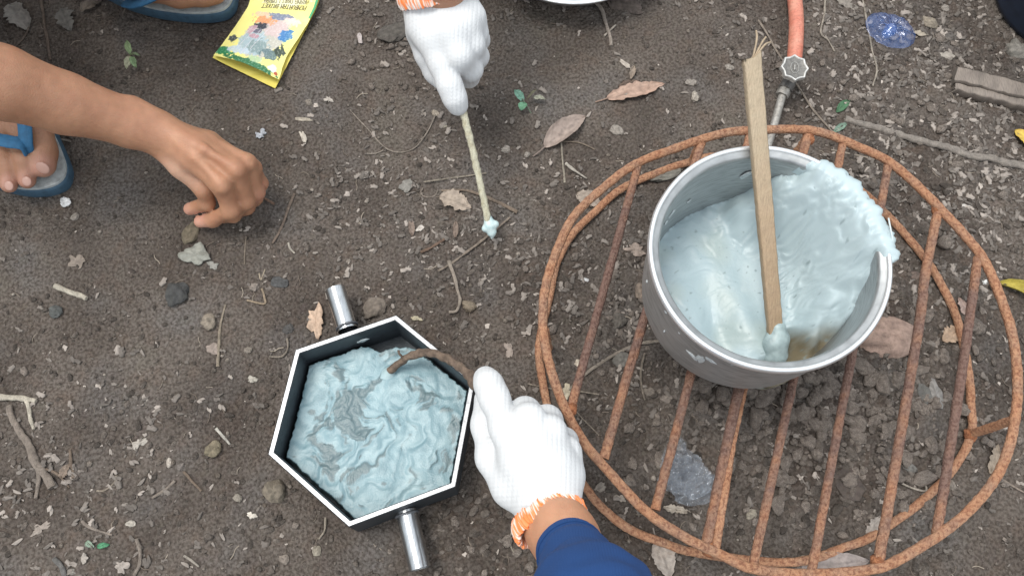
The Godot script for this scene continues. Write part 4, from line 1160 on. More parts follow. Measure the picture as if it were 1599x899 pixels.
# ---------------------------------------------------------------- burner hose, leaflet, bowl, drum, plastics
func burner():
	var t := thing("gas_hose", "faded orange rubber gas hose running to a metal valve behind the pot", "hose", Vector3(0.3143, 0.02, -0.6087))
	obj("tube", sweep(spline([Vector3(0.2974, 0.012, -1.1529), Vector3(0.3133, 0.012, -0.8799), Vector3(0.3215, 0.013, -0.7386), Vector3(0.3217, 0.018, -0.6689), Vector3(0.3135, 0.024, -0.6058)], 0.006), 0.0087, 18, false, 0.02, func(p, _s): return Color(0.62, 0.20, 0.135).lerp(Color(0.70, 0.31, 0.22), clampf(0.5 + n_mid.get_noise_3dv(p * 60.0), 0, 1))), M.hose, t)
	t = thing("gas_valve", "grey burner valve with an eight-pointed knob between hose and pot stand", "valve", Vector3(0.3173, 0, -0.6022))
	var metal := func(p, _s): return Color(0.34, 0.32, 0.29).lerp(Color(0.48, 0.46, 0.43), clampf(0.5 + n_mid.get_noise_3dv(p * 120.0), 0, 1))
	obj("valve_body", sweep(spline([Vector3(0.3145, 0.022, -0.6117), Vector3(0.3099, 0.02, -0.5866), Vector3(0.3022, 0.018, -0.5702)], 0.003), 0.0082, 16, false, 0.05, func(_p, _s): return Color(0.17, 0.16, 0.15)), M.cast, t)
	obj("hex_nut", sweep(PackedVector3Array([Vector3(0.3039, 0.018, -0.5737), Vector3(0.2983, 0.017, -0.562)]), 0.0078, 6, false, 0.0, metal), M.cast, t)
	obj("outlet_pipe", sweep(spline([Vector3(0.2991, 0.017, -0.563), Vector3(0.2907, 0.015, -0.5332), Vector3(0.2791, 0.013, -0.4948), Vector3(0.2689, 0.013, -0.4635)], 0.004), 0.0046, 14, false, 0.04, metal), M.cast, t)
	var c := Vector3(0.3046, 0.04, -0.5814)
	var n := Vector3(0.05, 1, 0.12).normalized()
	var e := n.cross(Vector3.FORWARD).normalized()
	var g := e.cross(n)
	obj("spindle", sweep(PackedVector3Array([c - n * 0.022, c]), 0.004, 12, false, 0.0, metal), M.cast, t)
	var v := PackedVector3Array()
	var cs := PackedColorArray()
	var profile := [[0.0, 0.9], [0.0015, 1.0], [0.007, 1.0], [0.0082, 0.97], [0.0083, 0.88], [0.0068, 0.83], [0.0066, 0.5], [0.0062, 0.02]]
	for q in profile:
		for j in 128:
			var a := TAU * j / 128 + 0.2
			var lobe := 1.0 - 0.14 * absf(sin(a * 4.0)) * smoothstep(0.3, 0.9, q[1])
			v.append(c + n * q[0] + (e * cos(a) + g * sin(a)) * 0.0163 * q[1] * lobe)
			cs.append(Color(0.72, 0.71, 0.69) if q[1] > 0.86 else Color(0.22, 0.215, 0.20))
	var knob := obj("knob", arr(v, quads(profile.size(), 128, true), cs), M.cast, t)
	var oval := []
	for j in 20:
		var a := TAU * j / 20
		oval.append(c + n * 0.0067 + e * cos(a) * 0.0045 + g * sin(a) * 0.0068)
	obj("raised_oval", sweep(spline(oval, 0.001, true), 0.0007, 6, true, 0.0, func(_p, _s): return Color(0.36, 0.35, 0.33)), M.cast, knob)
	obj("raised_centre", sweep(PackedVector3Array([c + n * 0.0066 + g * 0.003, c + n * 0.0066 - g * 0.003]), 0.0016, 8, false, 0.0, func(_p, _s): return Color(0.34, 0.33, 0.31)), M.cast, knob)


const LETTERS := {"P": [30, 17, 17, 30, 16, 16, 16], "E": [31, 16, 16, 30, 16, 16, 31], "M": [17, 27, 21, 21, 17, 17, 17], "B": [30, 17, 17, 30, 17, 17, 30], "U": [17, 17, 17, 17, 17, 17, 14], "A": [14, 17, 17, 31, 17, 17, 17], "T": [31, 4, 4, 4, 4, 4, 4], "N": [17, 25, 21, 19, 17, 17, 17], "R": [30, 17, 17, 30, 20, 18, 17], "I": [14, 4, 4, 4, 4, 4, 14], "K": [17, 18, 20, 24, 20, 18, 17], "G": [14, 17, 16, 23, 17, 17, 14], "D": [30, 17, 17, 17, 17, 17, 30], "L": [16, 16, 16, 16, 16, 16, 31], "H": [17, 17, 17, 31, 17, 17, 17]}


func leaflet_print() -> ImageTexture:
	var w := 440
	var h := 760
	var im := Image.create(w, h, true, Image.FORMAT_RGB8)
	im.fill(Color(0.98, 0.94, 0.58))
	var n := FastNoiseLite.new()
	n.seed = 8
	n.frequency = 0.012
	n.fractal_octaves = 3
	var inks := [
		# ink, centre, half size, how ragged
		[Color(0.99, 0.97, 0.80), Vector2(230, 150), Vector2(190, 130), 0.3],
		[Color(0.74, 0.73, 0.72), Vector2(235, 520), Vector2(150, 190), 0.22],
		[Color(0.66, 0.75, 0.78), Vector2(190, 590), Vector2(110, 100), 0.35],
		[Color(0.52, 0.60, 0.60), Vector2(240, 600), Vector2(70, 60), 0.6],
		[Color(0.83, 0.74, 0.73), Vector2(280, 440), Vector2(80, 70), 0.4],
		[Color(0.44, 0.48, 0.60), Vector2(240, 345), Vector2(110, 26), 0.5],
		[Color(0.93, 0.80, 0.66), Vector2(120, 345), Vector2(60, 26), 0.6],
		[Color(0.95, 0.82, 0.78), Vector2(345, 375), Vector2(60, 34), 0.6],
		[Color(0.93, 0.60, 0.40), Vector2(165, 395), Vector2(80, 34), 0.7],
		[Color(0.13, 0.14, 0.20), Vector2(165, 445), Vector2(52, 34), 0.4],
		[Color(0.78, 0.62, 0.66), Vector2(125, 478), Vector2(30, 40), 0.4],
		[Color(0.38, 0.37, 0.44), Vector2(172, 492), Vector2(30, 20), 0.3],
		[Color(0.76, 0.58, 0.62), Vector2(170, 530), Vector2(40, 20), 0.4],
		[Color(0.16, 0.45, 0.72), Vector2(360, 470), Vector2(44, 44), 0.4],
		[Color(0.22, 0.25, 0.28), Vector2(46, 590), Vector2(34, 38), 0.4],
		[Color(0.12, 0.47, 0.30), Vector2(40, 700), Vector2(80, 36), 0.5],
		[Color(0.16, 0.22, 0.2), Vector2(385, 585), Vector2(40, 44), 0.7],
		[Color(0.36, 0.46, 0.48), Vector2(330, 625), Vector2(60, 34), 0.6],
		[Color(0.12, 0.40, 0.26), Vector2(250, 735), Vector2(190, 36), 0.5],
		[Color(0.78, 0.84, 0.88), Vector2(130, 665), Vector2(90, 30), 0.5],
		[Color(0.70, 0.80, 0.62), Vector2(270, 690), Vector2(50, 26), 0.4],
		[Color(0.88, 0.90, 0.92), Vector2(385, 700), Vector2(30, 26), 0.4],
		[Color(0.72, 0.30, 0.18), Vector2(412, 722), Vector2(13, 15), 0.3]]
	for k in inks.size():
		var ink: Color = inks[k][0]
		var c: Vector2 = inks[k][1]
		var s: Vector2 = inks[k][2]
		for y in range(maxi(0, int(c.y - s.y * 1.6)), mini(h, int(c.y + s.y * 1.6))):
			for x in range(maxi(0, int(c.x - s.x * 1.6)), mini(w, int(c.x + s.x * 1.6))):
				var d: float = Vector2((x - c.x) / s.x, (y - c.y) / s.y).length() + inks[k][3] * n.get_noise_2d(x * 2.2 + k * 91.0, y * 2.2)
				if d < 1.0:
					im.set_pixel(x, y, im.get_pixel(x, y).lerp(ink.lerp(ink.lightened(0.4), clampf(n.get_noise_2d(x * 5.0, y * 5.0 + k * 40.0) * 1.5, 0, 1)), smoothstep(1.0, 0.8, d) * 0.9))
	for q in [[150, 470, 120, 640], [185, 480, 165, 690], [230, 440, 205, 640], [120, 460, 95, 560]]:
		for i in 200:
			var p := Vector2(q[0], q[1]).lerp(Vector2(q[2], q[3]), i / 200.0)
			im.fill_rect(Rect2i(int(p.x), int(p.y), 3, 2), Color(0.86, 0.84, 0.86))
	im.fill_rect(Rect2i(426, 0, 14, 330), Color(0.30, 0.66, 0.45))
	# the text stands upside down to the reader: every letter is turned half round
	var line := func(text: String, right: int, y: int, sx: float, sy: float):
		var x := float(right)
		for ch in text:
			if LETTERS.has(ch):
				for row in 7:
					for bit in 5:
						if LETTERS[ch][row] & (16 >> bit):
							im.fill_rect(Rect2i(int(x - (bit + 1) * sx), int(y - (row + 1) * sy), int(ceil(sx)) + 1, int(ceil(sy)) + 1), Color(0.34, 0.30, 0.18))
			x -= sx * (6.2 if ch != " " else 4.0)
	line.call("PEMBUATAN BRIKET", 384, 282, 3.05, 5.0)
	line.call("ARANG DARI LIMBAH", 384, 232, 2.9, 5.0)
	im.generate_mipmaps()
	return ImageTexture.create_from_image(im)


func leaflet():
	var t := thing("leaflet", "folded yellow printed leaflet lying upside down on the soil", "leaflet", Vector3(-0.3042, 0, -0.6158))
	var page := func(left: Array, right: Array, lift: float, hump: float, thick: float, col: Color) -> ArrayMesh:
		var a := spline(left, 0.003)
		var b := spline(right, 0.003)
		var rows := 60
		var cols := 30
		var v := PackedVector3Array()
		var uv := PackedVector2Array()
		var cs := PackedColorArray()
		for layer in 2:
			for i in rows:
				for j in cols:
					var s := i / (rows - 1.0)
					var u := j / (cols - 1.0)
					var p := a[int(s * (a.size() - 1))].lerp(b[int(s * (b.size() - 1))], u)
					p.y += lift + hump * sin(u * PI) * s * s + 0.0012 * n_mid.get_noise_2d(p.x * 40.0, p.z * 40.0) - layer * thick
					v.append(p)
					uv.append(Vector2(u, s))
					cs.append(col)
		var f := quads(rows, cols, false)
		f.append_array(quads(rows, cols, false, true, rows * cols))
		return arr(v, f, cs, uv)
	var left := [Vector3(-0.3357, 0.004, -0.6944), Vector3(-0.3346, 0.004, -0.6774), Vector3(-0.3322, 0.007, -0.6564), Vector3(-0.3393, 0.006, -0.6365), Vector3(-0.3508, 0.006, -0.6085), Vector3(-0.362, 0.007, -0.5821)]
	var right := [Vector3(-0.25, 0.006, -0.6982), Vector3(-0.2504, 0.006, -0.683), Vector3(-0.2496, 0.012, -0.6614), Vector3(-0.2533, 0.014, -0.6394), Vector3(-0.2639, 0.01, -0.6155), Vector3(-0.2772, 0.008, -0.5831), Vector3(-0.2796, 0.013, -0.55)]
	obj("front_page", page.call(left, right, 0.002, 0.009, 0.0004, Color.WHITE), M.print, t)
	var left2 := [Vector3(-0.3354, 0.002, -0.6941), Vector3(-0.3329, 0.003, -0.6595), Vector3(-0.3513, 0.003, -0.6107), Vector3(-0.3647, 0.003, -0.5821)]
	var right2 := [Vector3(-0.2498, 0.003, -0.6988), Vector3(-0.2507, 0.005, -0.665), Vector3(-0.264, 0.004, -0.6181), Vector3(-0.2854, 0.004, -0.5444)]
	obj("back_page", page.call(left2, right2, 0.0015, -0.0008, 0.0004, Color(0.78, 0.66, 0.14)), M.paper, t)


func bowl_and_drum():
	var t := thing("metal_bowl", "round aluminium bowl just inside the top edge beside a forked twig", "bowl", Vector3(0.0481, 0.046, -0.766) * Vector3(1, 0, 1))
	var r: float = 0.1146
	var c := Vector3(0.0481, 0.046, -0.766) * Vector3(1, 0, 1)
	obj("bowl_body", lathe(PackedVector2Array([Vector2(r * 0.5, 0.004), Vector2(r * 0.72, 0.012), Vector2(r * 0.9, 0.028), Vector2(r * 0.97, 0.045), Vector2(r * 0.96, 0.046), Vector2(r * 0.7, 0.016), Vector2(0.002, 0.008)]), c, 96), M.aluminium, t)
	obj("bowl_rim", lathe(PackedVector2Array([Vector2(r * 0.97, 0.0435), Vector2(r, 0.045), Vector2(r * 1.003, 0.0465), Vector2(r * 0.99, 0.048), Vector2(r * 0.955, 0.0465)]), c, 96), M.aluminium_rim, t)
	t = thing("dark_container", "dark navy container at the top right corner behind a pale stone", "container", Vector3(0.6662, 0, -0.7619))
	var rr: float = 0.0828
	var cc := Vector3(0.6558, 0, -0.7283)
	obj("container_wall", lathe(PackedVector2Array([Vector2(0.002, 0.001), Vector2(rr * 0.9, 0.001), Vector2(rr * 0.97, 0.004), Vector2(rr, 0.012), Vector2(rr * 1.08, 0.16), Vector2(rr * 1.06, 0.16), Vector2(rr * 0.97, 0.012), Vector2(0.002, 0.008)]), cc, 96), M.drum, t)
	obj("container_rim", lathe(PackedVector2Array([Vector2(rr * 1.07, 0.158), Vector2(rr * 1.12, 0.16), Vector2(rr * 1.12, 0.166), Vector2(rr * 1.05, 0.166), Vector2(rr * 1.05, 0.159)]), cc, 96), M.drum, t)


func plastics():
	# the moulded foot of a blue bottle: five lobes round a sunken middle
	var c := Vector3(0.4402, 0.004, -0.6712)
	var t := thing("bottle_base", "crushed clear blue base of a plastic bottle beside a dry stalk", "bottle", Vector3(c.x, 0, c.z))
	var v := PackedVector3Array()
	var f := PackedInt32Array()
	var rows := 40
	var cols := 120
	for i in rows:
		var u := i / (rows - 1.0)
		for j in cols:
			var a := TAU * j / cols
			var lobes := pow(absf(cos(a * 2.5)), 0.5)
			var h := 0.010 * sin(clampf(u * 1.02, 0, 1) * PI) * (0.45 + 0.55 * lobes) + 0.0022 * smoothstep(0.55, 1.0, cos(a * 10.0)) * sin(u * PI) + 0.002 * n_mid.get_noise_3d(cos(a) * u * 3.0, sin(a) * u * 3.0, 0) + 0.006 * exp(-pow(u / 0.16, 2))
			var p := Vector3(cos(a) * u * 0.031, h, sin(a) * u * 0.024)
			v.append(c + Basis(Vector3.UP, -0.5) * p)
	obj("shell", arr(v, quads(rows, cols, true, true)), M.blue_plastic, t)
	obj("gate_mark", skin([[[v4(c + Vector3(-0.002, 0.004, 0.003), 0.008), v4(c + Vector3(-0.006, 0.003, 0.007), 0.006)]]], 0.002, 0.002, func(_p): return Color.WHITE), M.blue_plastic, t)
	# crumpled clear film under the stand
	v = PackedVector3Array()
	var outline := [Vector3(0.1737, 0, -0.162), Vector3(0.1876, 0, -0.1473), Vector3(0.2013, 0, -0.1302), Vector3(0.2098, 0, -0.1131), Vector3(0.2031, 0, -0.1016), Vector3(0.1878, 0, -0.0971), Vector3(0.1689, 0, -0.0999), Vector3(0.1551, 0, -0.1103), Vector3(0.154, 0, -0.129), Vector3(0.1606, 0, -0.1459)]
	var edge := spline(outline, 0.002, true)
	var mid := Vector3(0.1795, 0, -0.124)
	rows = 46
	for i in rows:
		var u := i / (rows - 1.0)
		for p in edge:
			var q := mid.lerp(p, u)
			var k := n_any.get_noise_2d(q.x * 34.0, q.z * 24.0)
			var h := 0.003 + 0.040 * absf(k) + 0.016 * absf(n_any.get_noise_2d(q.x * 60.0 + q.z * 50.0, q.z * 50.0 + 30.0)) + 0.004 * (1.0 - u)
			v.append(Vector3(q.x, ground_at(q.x, q.z) + h, q.z))
	t = thing("crumpled_film", "crumpled shiny clear plastic film under the bars of the stand", "plastic wrap", Vector3(mid.x, 0, mid.z))
	obj("sheet", arr(v, quads(rows, edge.size(), true, true)), M.film, t)
	var t2 := PackedVector3Array()
	for p in v:
		t2.append(Vector3(mid.x, p.y, mid.z) + (p - Vector3(mid.x, p.y, mid.z)).rotated(Vector3.UP, 0.5) * 0.86 + Vector3(0, 0.003 + 0.004 * n_mid.get_noise_2d(p.x * 70.0 + 9.0, p.z * 70.0), 0))
	obj("folded_layer", arr(t2, quads(rows, edge.size(), true, true)), M.film, t)


# ---------------------------------------------------------------- stones, leaves, twigs, litter
func stones():
	var grey_stone := Color(0.20, 0.185, 0.165)
	var tan_stone := Color(0.27, 0.225, 0.18)
	var dark_stone := Color(0.085, 0.085, 0.083)
	var pale_stone := Color(0.36, 0.32, 0.28)
	# name, label, place, half sizes along and across, height share, turn in degrees, colour, flatness of facets
	var list := [
		["stone", "oval olive-brown stone just below the pinching bare fingers", Vector2(-0.3519, -0.359), 0.0084, 0.0132, 0.7, 14, Color(0.20, 0.165, 0.115), 0.3],
		["stone", "dark round stone half sunk in smooth soil left of the mould", Vector2(-0.3544, -0.2886), 0.0115, 0.0129, 0.6, 0, dark_stone, 0.1],
		["stone", "small slate-grey stone below the pale split twig on the left", Vector2(-0.4778, -0.2639), 0.0067, 0.0067, 0.7, 0, Color(0.12, 0.125, 0.12), 0.3],
		["stone", "pale tan round stone with a twig leaning just right of it", Vector2(-0.3157, -0.2608), 0.0081, 0.0081, 0.7, 20, Color(0.32, 0.27, 0.215), 0.2],
		["stone", "large tan stone by the lower left wall of the mould", Vector2(-0.2216, -0.0916), 0.0119, 0.0107, 0.8, 0, Color(0.26, 0.22, 0.17), 0.25],
		["stone", "roundish ochre-brown stone beside a white chip left of the mould", Vector2(-0.2881, -0.1282), 0.0077, 0.0077, 0.6, 30, Color(0.25, 0.21, 0.145), 0.35],
		["stone", "squarish grey-brown stone touching the back wall of the mould", Vector2(-0.1455, -0.2865), 0.0115, 0.0122, 0.7, 8, Color(0.24, 0.20, 0.165), 0.6],
		["flat_stone", "flat dark slab of stone behind the white upper glove", Vector2(-0.1583, -0.6294), 0.0191, 0.0115, 0.45, -28, Color(0.135, 0.12, 0.105), 0.65],
		["stone", "crumbly tan stone beside the hooked root behind the mould", Vector2(-0.0442, -0.2943), 0.0075, 0.0061, 0.8, 20, Color(0.26, 0.21, 0.155), 0.4],
		["flat_stone", "pinkish flat stone half buried in the lumps right below the pot", Vector2(0.3966, -0.2821), 0.0379, 0.0244, 0.75, 12, Color(0.46, 0.325, 0.265), 0.35],
		["stone", "grey square stone under the second bar left of the pot", Vector2(0.1139, -0.2837), 0.0075, 0.0081, 0.7, 12, Color(0.17, 0.15, 0.13), 0.6],
		["stone", "tan stone peeping out from under the left side of the pot", Vector2(0.137, -0.3188), 0.0062, 0.0089, 0.8, -5, Color(0.29, 0.23, 0.185), 0.4],
		["flat_stone", "grey flat stone under the bent twig at the lower left of the pot", Vector2(0.1189, -0.2433), 0.0107, 0.008, 0.4, 0, Color(0.20, 0.185, 0.165), 0.4],
		["flat_stone", "grey-green flat stone under the far rim of the stand, left of the pot", Vector2(0.1683, -0.4628), 0.0195, 0.0087, 0.5, -15, Color(0.27, 0.255, 0.22), 0.4],
		["stone", "pale boulder at the right edge below the dark container", Vector2(0.5925, -0.6551), 0.0131, 0.0116, 0.8, 30, Color(0.27, 0.25, 0.22), 0.3],
		["stone", "pale tan stone at the top right between bottle base and board", Vector2(0.4912, -0.6877), 0.0101, 0.0078, 0.6, 20, Color(0.33, 0.28, 0.22), 0.4],
		["pebble", "round pale pebble right of the broad grey leaf", Vector2(0.1108, -0.5129), 0.0081, 0.0059, 0.5, 20, pale_stone, 0.2],
		["pebble", "cream half-moon pebble standing by itself near the upright batten", Vector2(0.2019, -0.5662), 0.0045, 0.0067, 0.6, 0, Color(0.45, 0.40, 0.34), 0.4],
		["pebble", "flat beige chip of stone just above the half-moon pebble", Vector2(0.1978, -0.5851), 0.0068, 0.0038, 0.5, 0, pale_stone, 0.4],
		["pebble", "beige pebble shaped like a heart left of the batten top", Vector2(0.2431, -0.6074), 0.0053, 0.0046, 0.6, 10, pale_stone, 0.3],
		["pebble", "beige pebble below the leaflet in the trodden soil", Vector2(-0.2459, -0.5313), 0.0044, 0.0037, 0.7, 20, Color(0.3, 0.26, 0.22), 0.3],
		["pebble", "pale round pebble beside the peeled stick, halfway up", Vector2(-0.0151, -0.4822), 0.0051, 0.0044, 0.6, 0, pale_stone, 0.2],
		["pebble", "pale pebble on the soil right of the peeled stick, below the seedling", Vector2(0.0091, -0.4795), 0.0036, 0.0036, 0.6, 0, pale_stone, 0.2],
		["pebble", "cream pebble directly under the tip of the white glove's finger", Vector2(-0.0894, -0.511), 0.0044, 0.0029, 0.6, 0, Color(0.42, 0.37, 0.3), 0.2],
		["pebble", "cream pebble at the end of the thin bent grass stalk", Vector2(-0.0987, -0.5257), 0.0044, 0.0037, 0.6, 45, Color(0.42, 0.36, 0.29), 0.2],
		["pebble", "small pale round pebble near the twist of dry straws", Vector2(-0.2742, -0.3017), 0.0048, 0.0048, 0.7, 0, Color(0.32, 0.27, 0.235), 0.25],
		["pebble", "tan pebble left of the forked straw, in the middle of bare soil", Vector2(-0.2704, -0.2332), 0.0047, 0.0033, 0.7, -10, Color(0.29, 0.25, 0.21), 0.3],
		["pebble", "small grey round pebble beside the white oval one", Vector2(-0.3188, -0.1102), 0.0038, 0.0038, 0.7, 0, Color(0.23, 0.2, 0.18), 0.1],
		["pebble", "white oval pebble left of the small grey round one", Vector2(-0.3315, -0.1139), 0.0025, 0.0051, 0.6, -8, Color(0.52, 0.46, 0.4), 0.3],
		["pebble", "beige pebble lying left of the large tan stone", Vector2(-0.2567, -0.083), 0.0044, 0.0038, 0.6, 35, Color(0.34, 0.3, 0.25), 0.3],
		["pebble", "tan angular pebble below the mould's lowest corner on the left", Vector2(-0.2046, -0.0287), 0.0049, 0.0043, 0.7, 30, Color(0.31, 0.26, 0.22), 0.4],
		["pebble", "beige pebble under the lowest corner of the mould", Vector2(-0.1745, -0.0378), 0.0043, 0.0049, 0.6, 20, Color(0.34, 0.3, 0.24), 0.4],
		["pebble", "grey-tan pebble between the large tan stone and the bottom edge", Vector2(-0.1978, -0.0599), 0.0037, 0.0031, 0.7, 0, Color(0.25, 0.21, 0.18), 0.3],
		["pebble", "white bean-shaped pebble in the lower left soil", Vector2(-0.3558, -0.0543), 0.0043, 0.0031, 0.6, 0, Color(0.55, 0.5, 0.43), 0.2],
		["pebble", "flat grey pebble at the bottom left edge", Vector2(-0.4023, -0.0072), 0.0049, 0.003, 0.6, 0, Color(0.27, 0.25, 0.22), 0.2],
		["pebble", "tan pebble left of the forked pale twig", Vector2(-0.4948, -0.1979), 0.0052, 0.0039, 0.6, 30, Color(0.25, 0.21, 0.18), 0.2],
		["pebble", "pale pebble below the white flat shard on the left", Vector2(-0.4826, -0.3729), 0.0042, 0.0042, 0.7, 0, Color(0.34, 0.3, 0.26), 0.3],
		["pebble", "pale grey pebble under the pot stand at its lower right", Vector2(0.4077, -0.1466), 0.0071, 0.0051, 0.5, 20, Color(0.21, 0.2, 0.185), 0.2],
		["pebble", "angular tan pebble close inside the lower right ring", Vector2(0.449, -0.1316), 0.0045, 0.0051, 0.7, 0, Color(0.28, 0.24, 0.205), 0.4],
		["pebble", "grey pebble at the edge of the blue sleeve", Vector2(0.1218, -0.0379), 0.0055, 0.0049, 0.6, 20, Color(0.17, 0.17, 0.165), 0.3],
		["pebble", "tan flat pebble between the two lowest bars left of the film", Vector2(0.1461, -0.2107), 0.0066, 0.0046, 0.5, 10, Color(0.26, 0.22, 0.185), 0.4],
		["pebble", "tan square pebble right of the second bar, under the pot's edge", Vector2(0.1652, -0.205), 0.0066, 0.0046, 0.5, 0, Color(0.26, 0.22, 0.19), 0.5],
		["pebble", "pale wood-coloured crumb between two bars under the stand", Vector2(0.2482, -0.0935), 0.0057, 0.0044, 0.5, -30, Color(0.34, 0.3, 0.24), 0.6],
		["pebble", "round pale pebble between knob and bottle base", Vector2(0.5146, -0.7127), 0.0047, 0.0047, 0.7, 0, pale_stone, 0.2],
		["pebble", "small dark grey flat stone right of the forked straws", Vector2(-0.2485, -0.309), 0.0096, 0.0062, 0.3, 10, Color(0.1, 0.1, 0.1), 0.3],
		["pebble", "dark grey pebble left of the broken pinkish leaf", Vector2(-0.2326, -0.2583), 0.006, 0.0054, 0.4, 20, Color(0.1, 0.095, 0.09), 0.3],
		["pebble", "round tan pebble beneath the row of bars right of the pot", Vector2(0.4389, -0.3571), 0.0056, 0.0049, 0.6, 0, Color(0.25, 0.19, 0.16), 0.2],
		["flat_stone", "broad dull pink flat stone at the top edge right of the bowl twig", Vector2(0.1172, -0.6904), 0.0203, 0.0117, 0.12, 12, Color(0.17, 0.135, 0.115), 0.2]]
	var sd := 100
	for s in list:
		sd += 7
		var r: float = (s[3] + s[4]) * 0.5
		var hgt: float = minf(s[3], s[4]) * s[5]
		var m := lump(sd, 22, 13, s[8], s[7])
		var o := obj(s[0], m, M.stone)
		o.transform = Transform3D(Basis(Vector3.UP, -deg_to_rad(s[6])) * Basis.from_scale(Vector3(s[3] * 1.1, hgt, s[4] * 1.1)), Vector3(s[2].x, ground_at(s[2].x, s[2].y) + hgt * (0.25 if r < 0.02 else -0.2), s[2].y))
		tag(o, s[1], "pebble" if r < 0.0065 else "stone")


# a dry or living leaf from a (stalk end) to b (tip): width at the middle, cup and arch in metres, ragged edge share
func leaf(called: String, label: String, a: Vector3, b: Vector3, width: float, cup: float, arch: float, ragged: float, c: Color, stalk := 0.0, group := "", category := "leaf", parent: Node3D = null) -> Node3D:
	var t: Node3D = parent if parent else thing(called, label, category, Vector3(a.x, 0, a.z), group)
	var rows := 26
	var cols := 11
	var d := b - a
	var side := Vector3(-d.z, 0, d.x).normalized()
	var v := PackedVector3Array()
	var cs := PackedColorArray()
	var seed_at := a.x * 900.0 + a.z * 500.0
	for layer in 2:
		for i in rows:
			var s := i / (rows - 1.0)
			for j in cols:
				var u := j / (cols - 1.0) * 2.0 - 1.0
				var w := width * 0.5 * pow(sin(PI * pow(clampf(s, 0.0, 1.0), 0.85)), 0.75)
				w *= 1.0 + ragged * n_any.get_noise_2d(s * 9.0 + seed_at, signf(u) * 7.0) + ragged * 0.3 * n_any.get_noise_2d(s * 19.0 + seed_at, signf(u) * 3.0)
				var p := a + d * s + side * u * w
				p.y += cup * u * u * (w / (width * 0.5 + 1e-6)) + arch * sin(PI * s) + 0.0012 * n_any.get_noise_3d(s * 5.0, u * 2.0, seed_at) - layer * 0.0005 - 0.0006 * exp(-absf(u) * 9.0)
				p.y += ground_at(p.x, p.z) + 0.0016
				v.append(p)
				var k := 1.0 + 0.22 * n_any.get_noise_3d(s * 4.0, u * 3.0, seed_at + 9.0) - 0.16 * exp(-absf(u) * 14.0) - 0.07 * exp(-pow(sin(s * 26.0 + absf(u) * 4.0) / 0.25, 2))
				cs.append(tint(c, k))
	var f := quads(rows, cols, false)
	f.append_array(quads(rows, cols, false, true, rows * cols))
	obj("blade", arr(v, f, cs), M.leaf, t)
	if stalk > 0.0:
		var e := a - d.normalized() * stalk
		obj("stalk", sweep(spline([a + d * 0.03 + Vector3(0, ground_at(a.x, a.z) + 0.002, 0), a.lerp(e, 0.5) + side * stalk * 0.08 + Vector3(0, ground_at(a.x, a.z) + 0.003, 0), e + Vector3(0, ground_at(e.x, e.z) + 0.001, 0)], 0.003), 0.0009, 6, false, 0.1, func(_p, _s): return tint(c, 0.85)), M.bark, t)
	return t


# a torn scrap of leaf, bark, shell or wood lying on the soil
func scrap(called: String, label: String, category: String, at: Vector2, rx: float, rz: float, turn: float, thick: float, c: Color, ragged := 0.3, tilt := 0.1, sides := 26, m := "leaf", group := ""):
	var o := obj(called, flake(int(absf(at.x * 91357.0) + absf(at.y * 7331.0)), sides, rx, rz, thick, c, ragged), M[m])
	o.transform = Transform3D(Basis(Vector3.UP, -deg_to_rad(turn)) * Basis(Vector3.RIGHT, tilt), Vector3(at.x, ground_at(at.x, at.y) + absf(tilt) * rz * 0.7 + 0.0006, at.y))
	tag(o, label, category, group)


